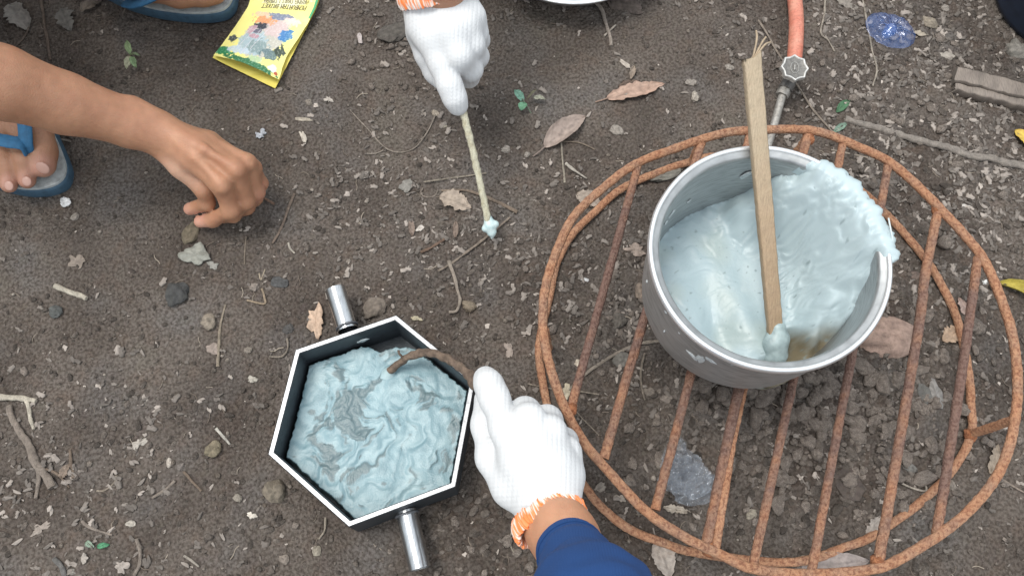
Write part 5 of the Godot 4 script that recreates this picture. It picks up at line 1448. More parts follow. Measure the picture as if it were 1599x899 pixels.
func leaves():
	var dry := Color(0.40, 0.30, 0.235)
	var grey_leaf := Color(0.33, 0.285, 0.255)
	var c_leaf := leaf("dead_leaf", "long pinkish brown dead leaf with a frayed edge right of the small seedling", Vector3(0.0977, 0, -0.5547), Vector3(0.1668, 0, -0.5815), 0.0202, 0.004, 0.002, 0.22, Color(0.46, 0.315, 0.245), 0.0134)
	c_leaf = leaf("dead_leaf", "smooth grey-brown dead leaf with a curled side and a thin stalk", Vector3(0.0277, 0, -0.4872), Vector3(0.0743, 0, -0.5301), 0.0243, 0.007, 0.005, 0.06, Color(0.37, 0.295, 0.255), 0.016)
	leaf("dead_leaf", "torn beige dead leaf beside the lower part of the peeled stick", Vector3(-0.0861, 0, -0.4215), Vector3(-0.0495, 0, -0.4072), 0.0213, 0.003, 0.002, 0.35, Color(0.42, 0.345, 0.28))
	leaf("dead_leaf", "grey weathered leaf at the top left next to an upright twig", Vector3(-0.6207, 0, -0.6437), Vector3(-0.5877, 0, -0.609), 0.0252, 0.004, 0.003, 0.3, Color(0.27, 0.25, 0.225))
	leaf("dead_leaf", "darker grey leaf right of the upright twig at the top left", Vector3(-0.5572, 0, -0.6421), Vector3(-0.5397, 0, -0.612), 0.0199, 0.003, 0.003, 0.4, Color(0.17, 0.16, 0.145))
	leaf("dead_leaf", "brown leaf scrap half under the flip-flop at the top left", Vector3(-0.5352, 0, -0.6398), Vector3(-0.511, 0, -0.6562), 0.0154, 0.003, 0.002, 0.3, Color(0.2, 0.165, 0.135))
	leaf("dead_leaf", "pale grey leaf with a snapped middle at the bottom, under the lower ring", Vector3(0.1535, 0, -0.065), Vector3(0.1655, 0, -0.0296), 0.0222, 0.003, 0.003, 0.15, Color(0.40, 0.345, 0.30), 0.0112)
	leaf("dead_leaf", "grey-pink leaf under the lowest part of the stand", Vector3(0.2881, 0, -0.0462), Vector3(0.3581, 0, -0.0551), 0.021, 0.005, 0.003, 0.1, Color(0.33, 0.28, 0.26))
	leaf("dead_leaf", "tan translucent leaf under the rings left of the pot", Vector3(0.0663, 0, -0.4328), Vector3(0.0937, 0, -0.4186), 0.0185, 0.002, 0.002, 0.3, Color(0.36, 0.30, 0.25))
	leaf("dead_leaf", "narrow dark brown leaf standing below the torn beige leaf", Vector3(-0.0647, 0, -0.3708), Vector3(-0.0654, 0, -0.3915), 0.0063, 0.001, 0.001, 0.1, Color(0.24, 0.18, 0.145))
	leaf("dead_leaf", "narrow brown leaf left of the dark narrow one", Vector3(-0.1115, 0, -0.3697), Vector3(-0.1148, 0, -0.391), 0.007, 0.001, 0.001, 0.1, Color(0.25, 0.19, 0.155))
	leaf("dead_leaf", "pale brown broken leaf between two bars at the right of the stand", Vector3(0.4584, 0, -0.2827), Vector3(0.48, 0, -0.2981), 0.0176, 0.003, 0.002, 0.4, Color(0.50, 0.36, 0.255))
	leaf("dead_leaf", "pinkish narrow leaf scrap behind the seventh bar of the stand", Vector3(0.4859, 0, -0.3113), Vector3(0.4811, 0, -0.3328), 0.0089, 0.002, 0.002, 0.3, Color(0.47, 0.35, 0.30))
	leaf("dead_leaf", "tan leaf scrap caught under the right side of the ring", Vector3(0.488, 0, -0.145), Vector3(0.5035, 0, -0.1767), 0.0116, 0.002, 0.002, 0.35, Color(0.36, 0.29, 0.225))
	leaf("dead_leaf", "dark brown shrivelled leaf pressed in the soil right of the long leaf", Vector3(0.1118, 0, -0.5746), Vector3(0.1381, 0, -0.585), 0.0075, 0.001, 0.001, 0.3, Color(0.15, 0.105, 0.08))
	leaf("dead_leaf", "small brown leaf curl above the long pinkish leaf", Vector3(0.1268, 0, -0.5861), Vector3(0.1306, 0, -0.6032), 0.0068, 0.003, 0.002, 0.2, Color(0.38, 0.31, 0.25))
	leaf("dead_leaf", "brown wedge of leaf near the bent root, lower left of the picture", Vector3(-0.4327, 0, -0.0924), Vector3(-0.4253, 0, -0.1072), 0.0088, 0.001, 0.001, 0.3, Color(0.24, 0.185, 0.145))
	leaf("dead_leaf", "whitish torn leaf bit beside the plastic film under the stand", Vector3(0.1594, 0, -0.0957), Vector3(0.1877, 0, -0.0922), 0.0076, 0.002, 0.001, 0.4, Color(0.48, 0.42, 0.35))
	leaf("dead_leaf", "pale triangle of leaf under the sixth bar near the lower ring", Vector3(0.3578, 0, -0.079), Vector3(0.3734, 0, -0.098), 0.0113, 0.002, 0.002, 0.3, Color(0.40, 0.35, 0.31))
	leaf("yellow_leaf", "yellow fallen leaf at the right edge above the long branch", Vector3(0.5718, 0, -0.5421), Vector3(0.5941, 0, -0.5091), 0.0192, 0.004, 0.003, 0.05, Color(0.66, 0.46, 0.09))
	leaf("yellow_leaf", "folded yellow-green leaf poking in from the right edge beside the ring", Vector3(0.5245, 0, -0.3515), Vector3(0.5791, 0, -0.328), 0.0152, 0.010, 0.004, 0.05, Color(0.50, 0.42, 0.09))
	leaf("green_leaf", "small dark green leaf lying just above the right end of the stalk", Vector3(0.3667, 0, -0.5545), Vector3(0.384, 0, -0.5737), 0.0097, 0.002, 0.002, 0.05, Color(0.07, 0.17, 0.085))
	leaf("green_leaf", "small pale green leaf at the back of the ring", Vector3(0.3617, 0, -0.5287), Vector3(0.3782, 0, -0.5407), 0.0074, 0.002, 0.002, 0.05, Color(0.22, 0.32, 0.25))
	leaf("green_leaf", "little whitish green leaf pair, left one, near the bottom left", Vector3(-0.3951, 0, -0.0356), Vector3(-0.3866, 0, -0.0301), 0.0055, 0.002, 0.002, 0.1, Color(0.36, 0.46, 0.36))
	leaf("green_leaf", "little bright green leaf pair, right one, near the bottom left", Vector3(-0.3843, 0, -0.0308), Vector3(-0.3726, 0, -0.0338), 0.0055, 0.002, 0.002, 0.1, Color(0.12, 0.34, 0.19))
	# seedlings: several leaves on one stem
	var s1 := thing("seedling", "tiny pale green seedling between the bare arm and the leaflet", "seedling", Vector3(-0.4626, 0, -0.5808))
	obj("stem", sweep(spline([Vector3(-0.4617, 0.001, -0.5784), Vector3(-0.4566, 0.012, -0.5745), Vector3(-0.4505, 0.02, -0.571)], 0.002), 0.0007, 6, false, 0.1, func(_p, _s): return Color(0.20, 0.24, 0.12)), M.bark, s1)
	for q in [[Vector3(-0.4557, 0.014, -0.5741), Vector3(-0.462, 0.016, -0.5907), 9.0, Color(0.22, 0.30, 0.15)], [Vector3(-0.4555, 0.012, -0.5729), Vector3(-0.4602, 0.008, -0.5587), 10.0, Color(0.36, 0.36, 0.25)], [Vector3(-0.4537, 0.014, -0.5716), Vector3(-0.4485, 0.01, -0.5598), 9.0, Color(0.20, 0.29, 0.15)], [Vector3(-0.4553, 0.012, -0.5755), Vector3(-0.4461, 0.011, -0.5759), 4.0, Color(0.22, 0.28, 0.16)]]:
		leaf("", "", q[0], q[1], 0.0008 * q[2], 0.001, 0.002, 0.05, q[3], 0.0, "", "", s1)
	var s2 := thing("seedling", "small blue-green seedling with two wet leaves right of the peeled stick", "seedling", Vector3(0.0024, 0, -0.548))
	obj("stem", sweep(spline([Vector3(0.012, 0.001, -0.5309), Vector3(0.0055, 0.008, -0.5381), Vector3(0.0007, 0.014, -0.5425)], 0.002), 0.0008, 6, false, 0.1, func(_p, _s): return Color(0.2, 0.24, 0.18)), M.bark, s2)
	for q in [[Vector3(0.0024, 0.01, -0.5417), Vector3(-0.0093, 0.016, -0.5517), 13.0, Color(0.20, 0.38, 0.29)], [Vector3(0.0024, 0.01, -0.54), Vector3(0, 0.008, -0.5293), 15.0, Color(0.19, 0.40, 0.25)], [Vector3(0.0052, 0.008, -0.5449), Vector3(0.0164, 0.012, -0.5567), 4.0, Color(0.22, 0.21, 0.14)], [Vector3(0.0125, 0.005, -0.5506), Vector3(0.0274, 0.006, -0.5475), 9.0, Color(0.40, 0.40, 0.32)]]:
		leaf("", "", q[0], q[1], 0.0007 * q[2], 0.001, 0.002, 0.05, q[3], 0.0, "", "", s2)
	# scraps
	var list := [
		["leaf_scrap", "torn grey-green leaf scrap with a small point below the olive stone", "scrap", Vector2(-0.3419, -0.334), 0.0166, 0.0104, 5, 0.003, Color(0.31, 0.31, 0.27), 0.3, 0.12],
		["leaf_scrap", "small tattered grey scrap right of the torn grey-green one", "scrap", Vector2(-0.3224, -0.3247), 0.0062, 0.0041, 5, 0.0015, Color(0.31, 0.30, 0.27), 0.45, 0.1],
		["leaf_scrap", "ragged pinkish tan leaf scrap leaning on the mould's back handle", "scrap", Vector2(-0.2035, -0.2669), 0.0162, 0.0088, 68, 0.003, Color(0.58, 0.42, 0.31), 0.45, 0.2],
		["leaf_scrap", "brown heart-shaped leaf scrap on the bare soil under the bare foot", "scrap", Vector2(-0.4683, -0.3209), 0.0103, 0.0062, 25, 0.001, Color(0.28, 0.23, 0.19), 0.45, 0.08],
		["white_shard", "bright white flat shard with a square corner below the bare toes", "shard", Vector2(-0.4954, -0.3892), 0.0063, 0.0056, 40, 0.002, Color(0.80, 0.80, 0.80), 0.18, 0.1],
		["leaf_scrap", "triangular tan scrap lying against a straight twig left of the mould", "scrap", Vector2(-0.3069, -0.2326), 0.0073, 0.006, 0, 0.001, Color(0.31, 0.25, 0.215), 0.3, 0.05],
		["white_shard", "white crescent shard above the mould's left corner", "shard", Vector2(-0.2611, -0.2023), 0.0053, 0.0033, -5, 0.002, Color(0.47, 0.43, 0.37), 0.35, 0.15],
		["white_shard", "white jagged shard between large tan stone and bottom left", "shard", Vector2(-0.2406, -0.0674), 0.0044, 0.0031, 20, 0.002, Color(0.72, 0.66, 0.58), 0.5, 0.1],
		["leaf_scrap", "three-cornered pale scrap alone in the left soil", "scrap", Vector2(-0.3635, -0.1313), 0.007, 0.0045, -25, 0.0015, Color(0.43, 0.39, 0.34), 0.5, 0.1],
		["leaf_scrap", "branched grey scrap in the bottom left soil", "scrap", Vector2(-0.4398, -0.0452), 0.0086, 0.0043, -35, 0.0015, Color(0.33, 0.28, 0.24), 0.6, 0.1],
		["leaf_scrap", "torn pale scrap with fibres at the bottom left edge", "scrap", Vector2(-0.3569, -0.0141), 0.0067, 0.0055, 20, 0.0015, Color(0.40, 0.35, 0.31), 0.5, 0.1],
		["leaf_scrap", "small pale heart-shaped scrap near the bottom left green leaves", "scrap", Vector2(-0.3929, -0.0198), 0.0037, 0.0043, 0, 0.001, Color(0.38, 0.34, 0.3), 0.3, 0.1],
		["leaf_scrap", "ragged pale brown scrap left of the pot near the second bar", "scrap", Vector2(0.1322, -0.3683), 0.0105, 0.0063, -10, 0.002, Color(0.40, 0.32, 0.27), 0.5, 0.15],
		["leaf_scrap", "beige upright scrap between mould and stand", "scrap", Vector2(0.0004, -0.2479), 0.0074, 0.0047, 75, 0.0015, Color(0.35, 0.29, 0.25), 0.45, 0.1],
		["leaf_scrap", "grey leaf scrap left of the torn beige leaf", "scrap", Vector2(-0.1241, -0.4312), 0.0086, 0.0064, -45, 0.0015, Color(0.25, 0.235, 0.21), 0.3, 0.12],
		["leaf_scrap", "cream splinter of husk where the first bar meets the ring", "husk", Vector2(0.0618, -0.2062), 0.0066, 0.0053, 60, 0.003, Color(0.62, 0.54, 0.40), 0.5, 0.2],
		["white_shard", "small cream shard just above the first bar's lower end", "shard", Vector2(0.0723, -0.2366), 0.004, 0.0033, 20, 0.002, Color(0.60, 0.52, 0.42), 0.3, 0.1],
		["white_shard", "shiny white bit between the first two bars of the stand", "shard", Vector2(0.0784, -0.3302), 0.0041, 0.0021, 10, 0.0015, Color(0.78, 0.78, 0.78), 0.3, 0.1],
		["wood_chip", "grey weathered wood chip standing between two right-hand bars", "wood chip", Vector2(0.4411, -0.2224), 0.0146, 0.0073, 78, 0.004, Color(0.27, 0.255, 0.24), 0.22, 0.25],
		["wood_chip", "dark flat wood chip against the grey weathered one", "wood chip", Vector2(0.4293, -0.2231), 0.0119, 0.006, 75, 0.003, Color(0.14, 0.135, 0.125), 0.2, 0.1],
		["leaf_scrap", "dark round leaf pressed into the soil below the pot", "leaf", Vector2(0.3443, -0.1275), 0.0166, 0.014, 60, 0.001, Color(0.085, 0.065, 0.055), 0.2, 0.04],
		["wood_chip", "small pale wood chip left of the lower ring by the glove", "wood chip", Vector2(0.0967, -0.111), 0.0082, 0.0038, -45, 0.0015, Color(0.27, 0.235, 0.2), 0.3, 0.1],
		["leaf_scrap", "pale beige scrap near the lower ring, left of the film", "scrap", Vector2(0.1171, -0.1021), 0.0051, 0.0032, 30, 0.001, Color(0.36, 0.31, 0.26), 0.35, 0.1],
		["leaf_scrap", "cream scrap between ring and board at the top right", "scrap", Vector2(0.5059, -0.6416), 0.0108, 0.0046, 15, 0.001, Color(0.40, 0.36, 0.31), 0.35, 0.1],
		["leaf_scrap", "tan scrap right of the bottle base", "scrap", Vector2(0.4785, -0.672), 0.0085, 0.0039, 10, 0.001, Color(0.40, 0.345, 0.275), 0.3, 0.1],
		["white_shard", "white curled bit of husk right of the stand's upper ring", "husk", Vector2(0.5027, -0.4406), 0.0057, 0.0022, 8, 0.0015, Color(0.62, 0.58, 0.54), 0.4, 0.1],
		["white_shard", "white bit at the stem of the yellow-green leaf", "shard", Vector2(0.512, -0.3515), 0.0042, 0.0028, 20, 0.0015, Color(0.72, 0.72, 0.70), 0.4, 0.1],
		["leaf_scrap", "grey lace-like leaf scrap above the top right valve stalk", "scrap", Vector2(0.3906, -0.7077), 0.0118, 0.0078, 30, 0.0015, Color(0.25, 0.22, 0.19), 0.5, 0.1],
		["wood_chip", "pinkish white splinter left of the flat dark slab", "splinter", Vector2(-0.1965, -0.6216), 0.0076, 0.0031, 72, 0.0015, Color(0.50, 0.44, 0.42), 0.25, 0.1],
		["leaf_scrap", "cream winged seed husk on trodden soil under the leaflet", "husk", Vector2(-0.2235, -0.5361), 0.0044, 0.0037, 30, 0.0015, Color(0.50, 0.45, 0.40), 0.55, 0.1],
		["leaf_scrap", "crumpled bluish white foil bit right of the bare wrist", "foil bit", Vector2(-0.2939, -0.4854), 0.0051, 0.0051, 0, 0.002, Color(0.46, 0.48, 0.52), 0.6, 0.15],
		["leaf_scrap", "white feather-like husk below the narrow straw", "husk", Vector2(-0.2457, -0.485), 0.0087, 0.0029, 60, 0.0015, Color(0.60, 0.54, 0.46), 0.35, 0.1],
		["leaf_scrap", "thin straw-coloured husk below the leaflet corner", "husk", Vector2(-0.2487, -0.5074), 0.011, 0.0022, 0, 0.0012, Color(0.42, 0.37, 0.30), 0.2, 0.1],
		["leaf_scrap", "white chip of shell beside the peeled stick's tip", "shell chip", Vector2(-0.104, -0.38), 0.0042, 0.0035, -40, 0.0015, Color(0.66, 0.60, 0.54), 0.4, 0.1],
		["leaf_scrap", "curled white pod with a stalk near the mould's back corner", "pod", Vector2(-0.0992, -0.2769), 0.0054, 0.0027, 5, 0.002, Color(0.56, 0.50, 0.36), 0.3, 0.1],
		["leaf_scrap", "pale husk curl by the small seedling and dead leaf", "husk", Vector2(0.1199, -0.6052), 0.0076, 0.003, 40, 0.0015, Color(0.50, 0.44, 0.38), 0.25, 0.15]]
	for s in list:
		scrap(s[0], s[1], s[2], s[3], s[4], s[5], s[6], s[7], s[8], s[9], s[10])


func twig(called: String, label: String, category: String, pts: Array, r0: float, r1: float, c: Color, lift := 0.5, sides := 9) -> MeshInstance3D:
	var on := []
	for p in pts:
		on.append(p + Vector3(0, ground_at(p.x, p.z) + r0 * lift, 0))
	var path := spline(on, maxf(0.002, r0 * 0.7))
	var rad := PackedFloat32Array()
	for i in path.size():
		rad.append(lerpf(r0, r1, i / float(path.size() - 1)))
	for i in path.size():
		path[i] += Vector3(n_any.get_noise_3dv(path[i] * 26.0), 0.0, n_any.get_noise_3dv(path[i] * 26.0 + Vector3.ONE * 40.0)) * r0 * 0.8
	var o := obj(called, sweep(path, rad, sides, false, 0.28, func(p, _s): return tint(c, 0.9 + 0.45 * n_mid.get_noise_3dv(p * 150.0)), 0.9, 90.0), M.bark)
	if label:
		tag(o, label, category)
	return o


func shoot(parent: MeshInstance3D, pts: Array, r0: float, r1: float, c: Color):
	var o := twig("side_shoot", "", "", pts, r0, r1, c)
	remove_child(o)
	o.name = "side_shoot"
	parent.add_child(o, true)


func twigs():
	var straw := Color(0.42, 0.35, 0.265)
	var brown := Color(0.22, 0.165, 0.125)
	var greyish := Color(0.30, 0.25, 0.21)
	var cream := Color(0.62, 0.56, 0.46)
	twig("branch", "long grey branch lying from behind the stand to the right edge", "branch", [Vector3(0.3778, 0, -0.545), Vector3(0.4199, 0, -0.5339), Vector3(0.4628, 0, -0.5196), Vector3(0.5054, 0, -0.5063), Vector3(0.5485, 0, -0.499), Vector3(0.6054, 0, -0.4884)], 0.0040, 0.0046, Color(0.33, 0.29, 0.255), 0.7)
	var w := twig("twig", "bleached broken twig lying flat at the left edge", "twig", [Vector3(-0.5319, 0, -0.1712), Vector3(-0.5118, 0, -0.1689), Vector3(-0.4919, 0, -0.1673), Vector3(-0.474, 0, -0.1657)], 0.0036, 0.0028, cream, 0.8)
	shoot(w, [Vector3(-0.4843, 0.002, -0.1666), Vector3(-0.4753, 0.002, -0.1534), Vector3(-0.4673, 0.002, -0.1389)], 0.0026, 0.0014, cream)
	w = twig("twig", "forked grey twig below the bleached twig at the left", "twig", [Vector3(-0.5006, 0, -0.1603), Vector3(-0.483, 0, -0.1359), Vector3(-0.4624, 0, -0.1115), Vector3(-0.4491, 0, -0.0953), Vector3(-0.4385, 0, -0.0823)], 0.0030, 0.0044, greyish, 0.8)
	shoot(w, [Vector3(-0.4546, 0.001, -0.0993), Vector3(-0.4527, 0.001, -0.0857), Vector3(-0.4504, 0.001, -0.0711)], 0.0024, 0.0016, greyish)
	shoot(w, [Vector3(-0.4487, 0.001, -0.1008), Vector3(-0.4362, 0.001, -0.0959), Vector3(-0.421, 0.001, -0.0843)], 0.0014, 0.0010, brown)
	twig("twig", "short cream split twig below the heart-shaped scrap on the left", "twig", [Vector3(-0.4835, 0, -0.2915), Vector3(-0.47, 0, -0.2857), Vector3(-0.4498, 0, -0.2775)], 0.0034, 0.0026, cream, 0.8)
	twig("twig", "small white splinter left of the mould's lowest left corner", "splinter", [Vector3(-0.2893, 0, -0.1506), Vector3(-0.2823, 0, -0.1432), Vector3(-0.2738, 0, -0.1341)], 0.0017, 0.0012, Color(0.66, 0.62, 0.55), 0.9)
	twig("twig", "straight pale twig above and right of the triangular tan scrap", "twig", [Vector3(-0.3012, 0, -0.2793), Vector3(-0.3028, 0, -0.2601), Vector3(-0.3015, 0, -0.2357), Vector3(-0.2985, 0, -0.2139)], 0.0012, 0.0017, Color(0.36, 0.30, 0.23), 0.9)
	twig("twig", "thin brown twig lying diagonal in the left soil, above the oval pebble", "twig", [Vector3(-0.3412, 0, -0.0787), Vector3(-0.3309, 0, -0.0872), Vector3(-0.3214, 0, -0.0969)], 0.0014, 0.0016, greyish, 0.9)
	twig("twig", "thin dark twig right of the small grey pebble", "twig", [Vector3(-0.3142, 0, -0.106), Vector3(-0.3043, 0, -0.0966), Vector3(-0.2926, 0, -0.0873)], 0.0013, 0.0010, brown, 0.9)
	twig("twig", "curved brown twig near the bottom edge, left of the mould", "twig", [Vector3(-0.3461, 0, -0.0398), Vector3(-0.3424, 0, -0.0306), Vector3(-0.3417, 0, -0.0177), Vector3(-0.3443, 0, -0.006)], 0.0021, 0.0016, greyish, 0.9)
	twig("twig", "curved twig with a broad end above the bottom left green leaves", "twig", [Vector3(-0.4029, 0, -0.0543), Vector3(-0.3935, 0, -0.0482), Vector3(-0.3827, 0, -0.0439), Vector3(-0.3731, 0, -0.042)], 0.0018, 0.0009, greyish, 0.9)
	twig("twig", "hooked thin rootlet right of the forked grey twig", "root", [Vector3(-0.3799, 0, -0.0989), Vector3(-0.3788, 0, -0.094), Vector3(-0.3832, 0, -0.0876), Vector3(-0.3886, 0, -0.0836), Vector3(-0.3955, 0, -0.0832)], 0.0011, 0.0009, Color(0.36, 0.30, 0.24), 0.9)
	twig("twig", "upright brown twig right of the brown leaf wedge", "twig", [Vector3(-0.4302, 0, -0.1208), Vector3(-0.4257, 0, -0.109), Vector3(-0.419, 0, -0.0931)], 0.0014, 0.0020, brown, 0.9)
	twig("twig", "dark pair of stubs at the bottom left edge", "twig", [Vector3(-0.4224, 0, -0.0178), Vector3(-0.4142, 0, -0.0112), Vector3(-0.4056, 0, -0.0001)], 0.0022, 0.0028, Color(0.2, 0.19, 0.18), 0.9)
	twig("twig", "brown straight twig right of the bare hand", "twig", [Vector3(-0.2609, 0, -0.3521), Vector3(-0.2545, 0, -0.3707), Vector3(-0.2453, 0, -0.4115)], 0.0013, 0.0016, Color(0.25, 0.19, 0.15), 0.9)
	twig("twig", "reddish stub of twig sticking out under the bare hand", "twig", [Vector3(-0.2937, 0.003, -0.4127), Vector3(-0.2813, 0.003, -0.4056), Vector3(-0.266, 0.003, -0.3971)], 0.0016, 0.0013, Color(0.25, 0.155, 0.11), 0.9)
	twig("twig", "thin straight straw in the soil left of the forked straws", "straw", [Vector3(-0.2911, 0, -0.3587), Vector3(-0.2903, 0, -0.3444), Vector3(-0.2889, 0, -0.3266)], 0.0009, 0.0009, Color(0.28, 0.23, 0.18), 0.9)
	twig("straw", "bent tan straw in the twist of dry straws", "straw", [Vector3(-0.2664, 0, -0.3), Vector3(-0.2624, 0, -0.2915), Vector3(-0.2605, 0, -0.283), Vector3(-0.2793, 0, -0.2863)], 0.0012, 0.0010, Color(0.40, 0.31, 0.22), 0.9)
	twig("straw", "forked straw tip above the twist of dry straws", "straw", [Vector3(-0.2648, 0, -0.322), Vector3(-0.2679, 0, -0.3101), Vector3(-0.2703, 0, -0.3173)], 0.0009, 0.0008, straw, 0.9)
	twig("straw", "small white curved splinter right of the thin straight straw", "splinter", [Vector3(-0.245, 0, -0.353), Vector3(-0.242, 0, -0.3464), Vector3(-0.2366, 0, -0.3422)], 0.0012, 0.0009, Color(0.52, 0.47, 0.4), 0.9)
	twig("grass_stalk", "thin bent grass stalk curving below the trodden patch", "stalk", [Vector3(-0.1976, 0.001, -0.5251), Vector3(-0.1735, 0.001, -0.4995), Vector3(-0.1531, 0.001, -0.4792), Vector3(-0.1343, 0.001, -0.4721), Vector3(-0.1169, 0.001, -0.4813), Vector3(-0.1054, 0.001, -0.5003), Vector3(-0.0985, 0.001, -0.5242)], 0.0007, 0.0007, Color(0.33, 0.28, 0.235), 0.9)
	twig("twig", "short pale rootlet branching from the bent grass stalk", "root", [Vector3(-0.1719, 0, -0.4696), Vector3(-0.1633, 0, -0.4709), Vector3(-0.1523, 0, -0.4773)], 0.0012, 0.0008, Color(0.36, 0.31, 0.26), 0.9)
	twig("straw", "thin straight straw crossing behind the peeled stick", "straw", [Vector3(-0.1052, 0.001, -0.4374), Vector3(-0.0776, 0.001, -0.4422), Vector3(-0.0351, 0.001, -0.4511)], 0.0010, 0.0009, Color(0.36, 0.31, 0.25), 0.9)
	twig("twig", "brown twig passing behind the peeled stick above its tip", "twig", [Vector3(-0.0837, 0.001, -0.4275), Vector3(-0.0588, 0.001, -0.429), Vector3(-0.0406, 0.001, -0.4237), Vector3(-0.0188, 0.001, -0.4155), Vector3(0.0016, 0.001, -0.4065)], 0.0013, 0.0022, Color(0.28, 0.215, 0.165), 0.9)
	twig("straw", "curled dry tendril left of the torn beige leaf", "tendril", [Vector3(-0.0881, 0, -0.4286), Vector3(-0.0917, 0, -0.4204), Vector3(-0.1008, 0, -0.4183), Vector3(-0.1071, 0, -0.4243), Vector3(-0.1055, 0, -0.4307)], 0.0009, 0.0008, greyish, 0.9)
	twig("twig", "straight brown straw running under the tip of the peeled stick", "straw", [Vector3(-0.0796, 0.001, -0.3298), Vector3(-0.0567, 0.001, -0.3482), Vector3(-0.0305, 0.001, -0.3739), Vector3(-0.0059, 0.001, -0.4006)], 0.0013, 0.0013, Color(0.32, 0.26, 0.21), 0.9)
	twig("root", "pale hooked root standing out of the soil behind the mould", "root", [Vector3(-0.0682, 0.001, -0.3431), Vector3(-0.063, 0.001, -0.3285), Vector3(-0.0583, 0.001, -0.3112), Vector3(-0.0546, 0.001, -0.2969), Vector3(-0.0579, 0.001, -0.2867), Vector3(-0.0659, 0.001, -0.2841)], 0.0022, 0.0015, Color(0.38, 0.32, 0.265), 0.9)
	twig("twig", "short reddish brown twig behind the mould", "twig", [Vector3(-0.0999, 0.001, -0.3495), Vector3(-0.0887, 0.001, -0.3569), Vector3(-0.0763, 0.001, -0.3674)], 0.0016, 0.0014, Color(0.22, 0.145, 0.105), 0.9)
	w = twig("twig", "pale jointed twig with a cross piece below the metal bowl", "twig", [Vector3(0.0786, 0, -0.7098), Vector3(0.0852, 0, -0.6884), Vector3(0.0925, 0, -0.6682), Vector3(0.0989, 0, -0.6483), Vector3(0.103, 0, -0.6266)], 0.0026, 0.0020, Color(0.38, 0.325, 0.28), 0.9)
	shoot(w, [Vector3(0.0943, 0.001, -0.6408), Vector3(0.1011, 0.001, -0.6495), Vector3(0.1079, 0.001, -0.6591)], 0.0012, 0.0010, Color(0.5, 0.44, 0.38))
	twig("straw", "straight upright straw below the smooth curled leaf", "straw", [Vector3(0.0479, 0.001, -0.4936), Vector3(0.05, 0.001, -0.4732), Vector3(0.0537, 0.001, -0.4443)], 0.0010, 0.0012, Color(0.42, 0.37, 0.3), 0.9)
	twig("straw", "thin brown straw running right from the upright straw", "straw", [Vector3(0.0486, 0.001, -0.4953), Vector3(0.0684, 0.001, -0.494), Vector3(0.0853, 0.001, -0.4867)], 0.0009, 0.0007, Color(0.27, 0.215, 0.165), 0.9)
	twig("splinter", "white tapering splinter right of the upright straw", "splinter", [Vector3(0.0537, 0.001, -0.4685), Vector3(0.0619, 0.001, -0.4592), Vector3(0.0766, 0.001, -0.4504)], 0.0020, 0.0008, Color(0.58, 0.53, 0.46), 0.9)
	twig("grass_stalk", "dry pale stalk hanging down beside the bottle base", "stalk", [Vector3(0.4087, 0.001, -0.73), Vector3(0.4127, 0.001, -0.6876), Vector3(0.4156, 0.001, -0.6508), Vector3(0.4185, 0.001, -0.6166), Vector3(0.4124, 0.001, -0.5923)], 0.0014, 0.0009, Color(0.40, 0.35, 0.29), 0.9)
	twig("grass_stalk", "kinked pale stalk between hose and bottle base", "stalk", [Vector3(0.3662, 0.001, -0.7225), Vector3(0.3616, 0.001, -0.6919), Vector3(0.3556, 0.001, -0.6636), Vector3(0.3632, 0.001, -0.6512), Vector3(0.3706, 0.001, -0.637)], 0.0014, 0.0010, Color(0.40, 0.35, 0.29), 0.9)
	twig("grass_stalk", "straight stalk passing under the valve knob to the back ring", "stalk", [Vector3(0.2808, 0.002, -0.6748), Vector3(0.3021, 0.002, -0.6267), Vector3(0.3224, 0.002, -0.5853), Vector3(0.3425, 0.002, -0.5502), Vector3(0.3637, 0.002, -0.526)], 0.0012, 0.0011, Color(0.33, 0.275, 0.225), 0.9)
	twig("grass_stalk", "pale stalk lying behind the upper right ring", "stalk", [Vector3(0.3581, 0.001, -0.5062), Vector3(0.3761, 0.001, -0.5023), Vector3(0.3992, 0.001, -0.4979)], 0.0012, 0.0009, Color(0.40, 0.34, 0.28), 0.9)
	twig("twig", "thin bent twig under the bars, running up to the pot's lower left", "twig", [Vector3(0.0585, 0.001, -0.2018), Vector3(0.081, 0.001, -0.2252), Vector3(0.1074, 0.001, -0.2452), Vector3(0.1374, 0.001, -0.2621), Vector3(0.161, 0.001, -0.2648)], 0.0014, 0.0019, Color(0.34, 0.29, 0.24), 0.9)
	twig("straw", "thin straw left of the lower ring at the cream husk", "straw", [Vector3(0.0213, 0.001, -0.2125), Vector3(0.0451, 0.001, -0.2091), Vector3(0.0715, 0.001, -0.2065), Vector3(0.0946, 0.001, -0.205)], 0.0009, 0.0009, Color(0.36, 0.30, 0.24), 0.9)
	twig("twig", "thin dark stem hanging below the second bar", "twig", [Vector3(0.1414, 0.001, -0.2512), Vector3(0.1374, 0.001, -0.2283), Vector3(0.1419, 0.001, -0.2015)], 0.0012, 0.0010, Color(0.25, 0.21, 0.17), 0.9)
	twig("straw", "wispy straw below the first bar's foot", "straw", [Vector3(0.0707, 0.001, -0.1878), Vector3(0.082, 0.001, -0.1752), Vector3(0.0952, 0.001, -0.1629)], 0.0007, 0.0006, Color(0.3, 0.25, 0.2), 0.9)
	twig("straw", "pale forked rootlet between the sixth and seventh bars", "root", [Vector3(0.3986, 0.001, -0.1314), Vector3(0.4083, 0.001, -0.1269), Vector3(0.4209, 0.001, -0.1251), Vector3(0.4177, 0.001, -0.1362), Vector3(0.4129, 0.001, -0.1397)], 0.0011, 0.0009, Color(0.46, 0.41, 0.35), 0.9)
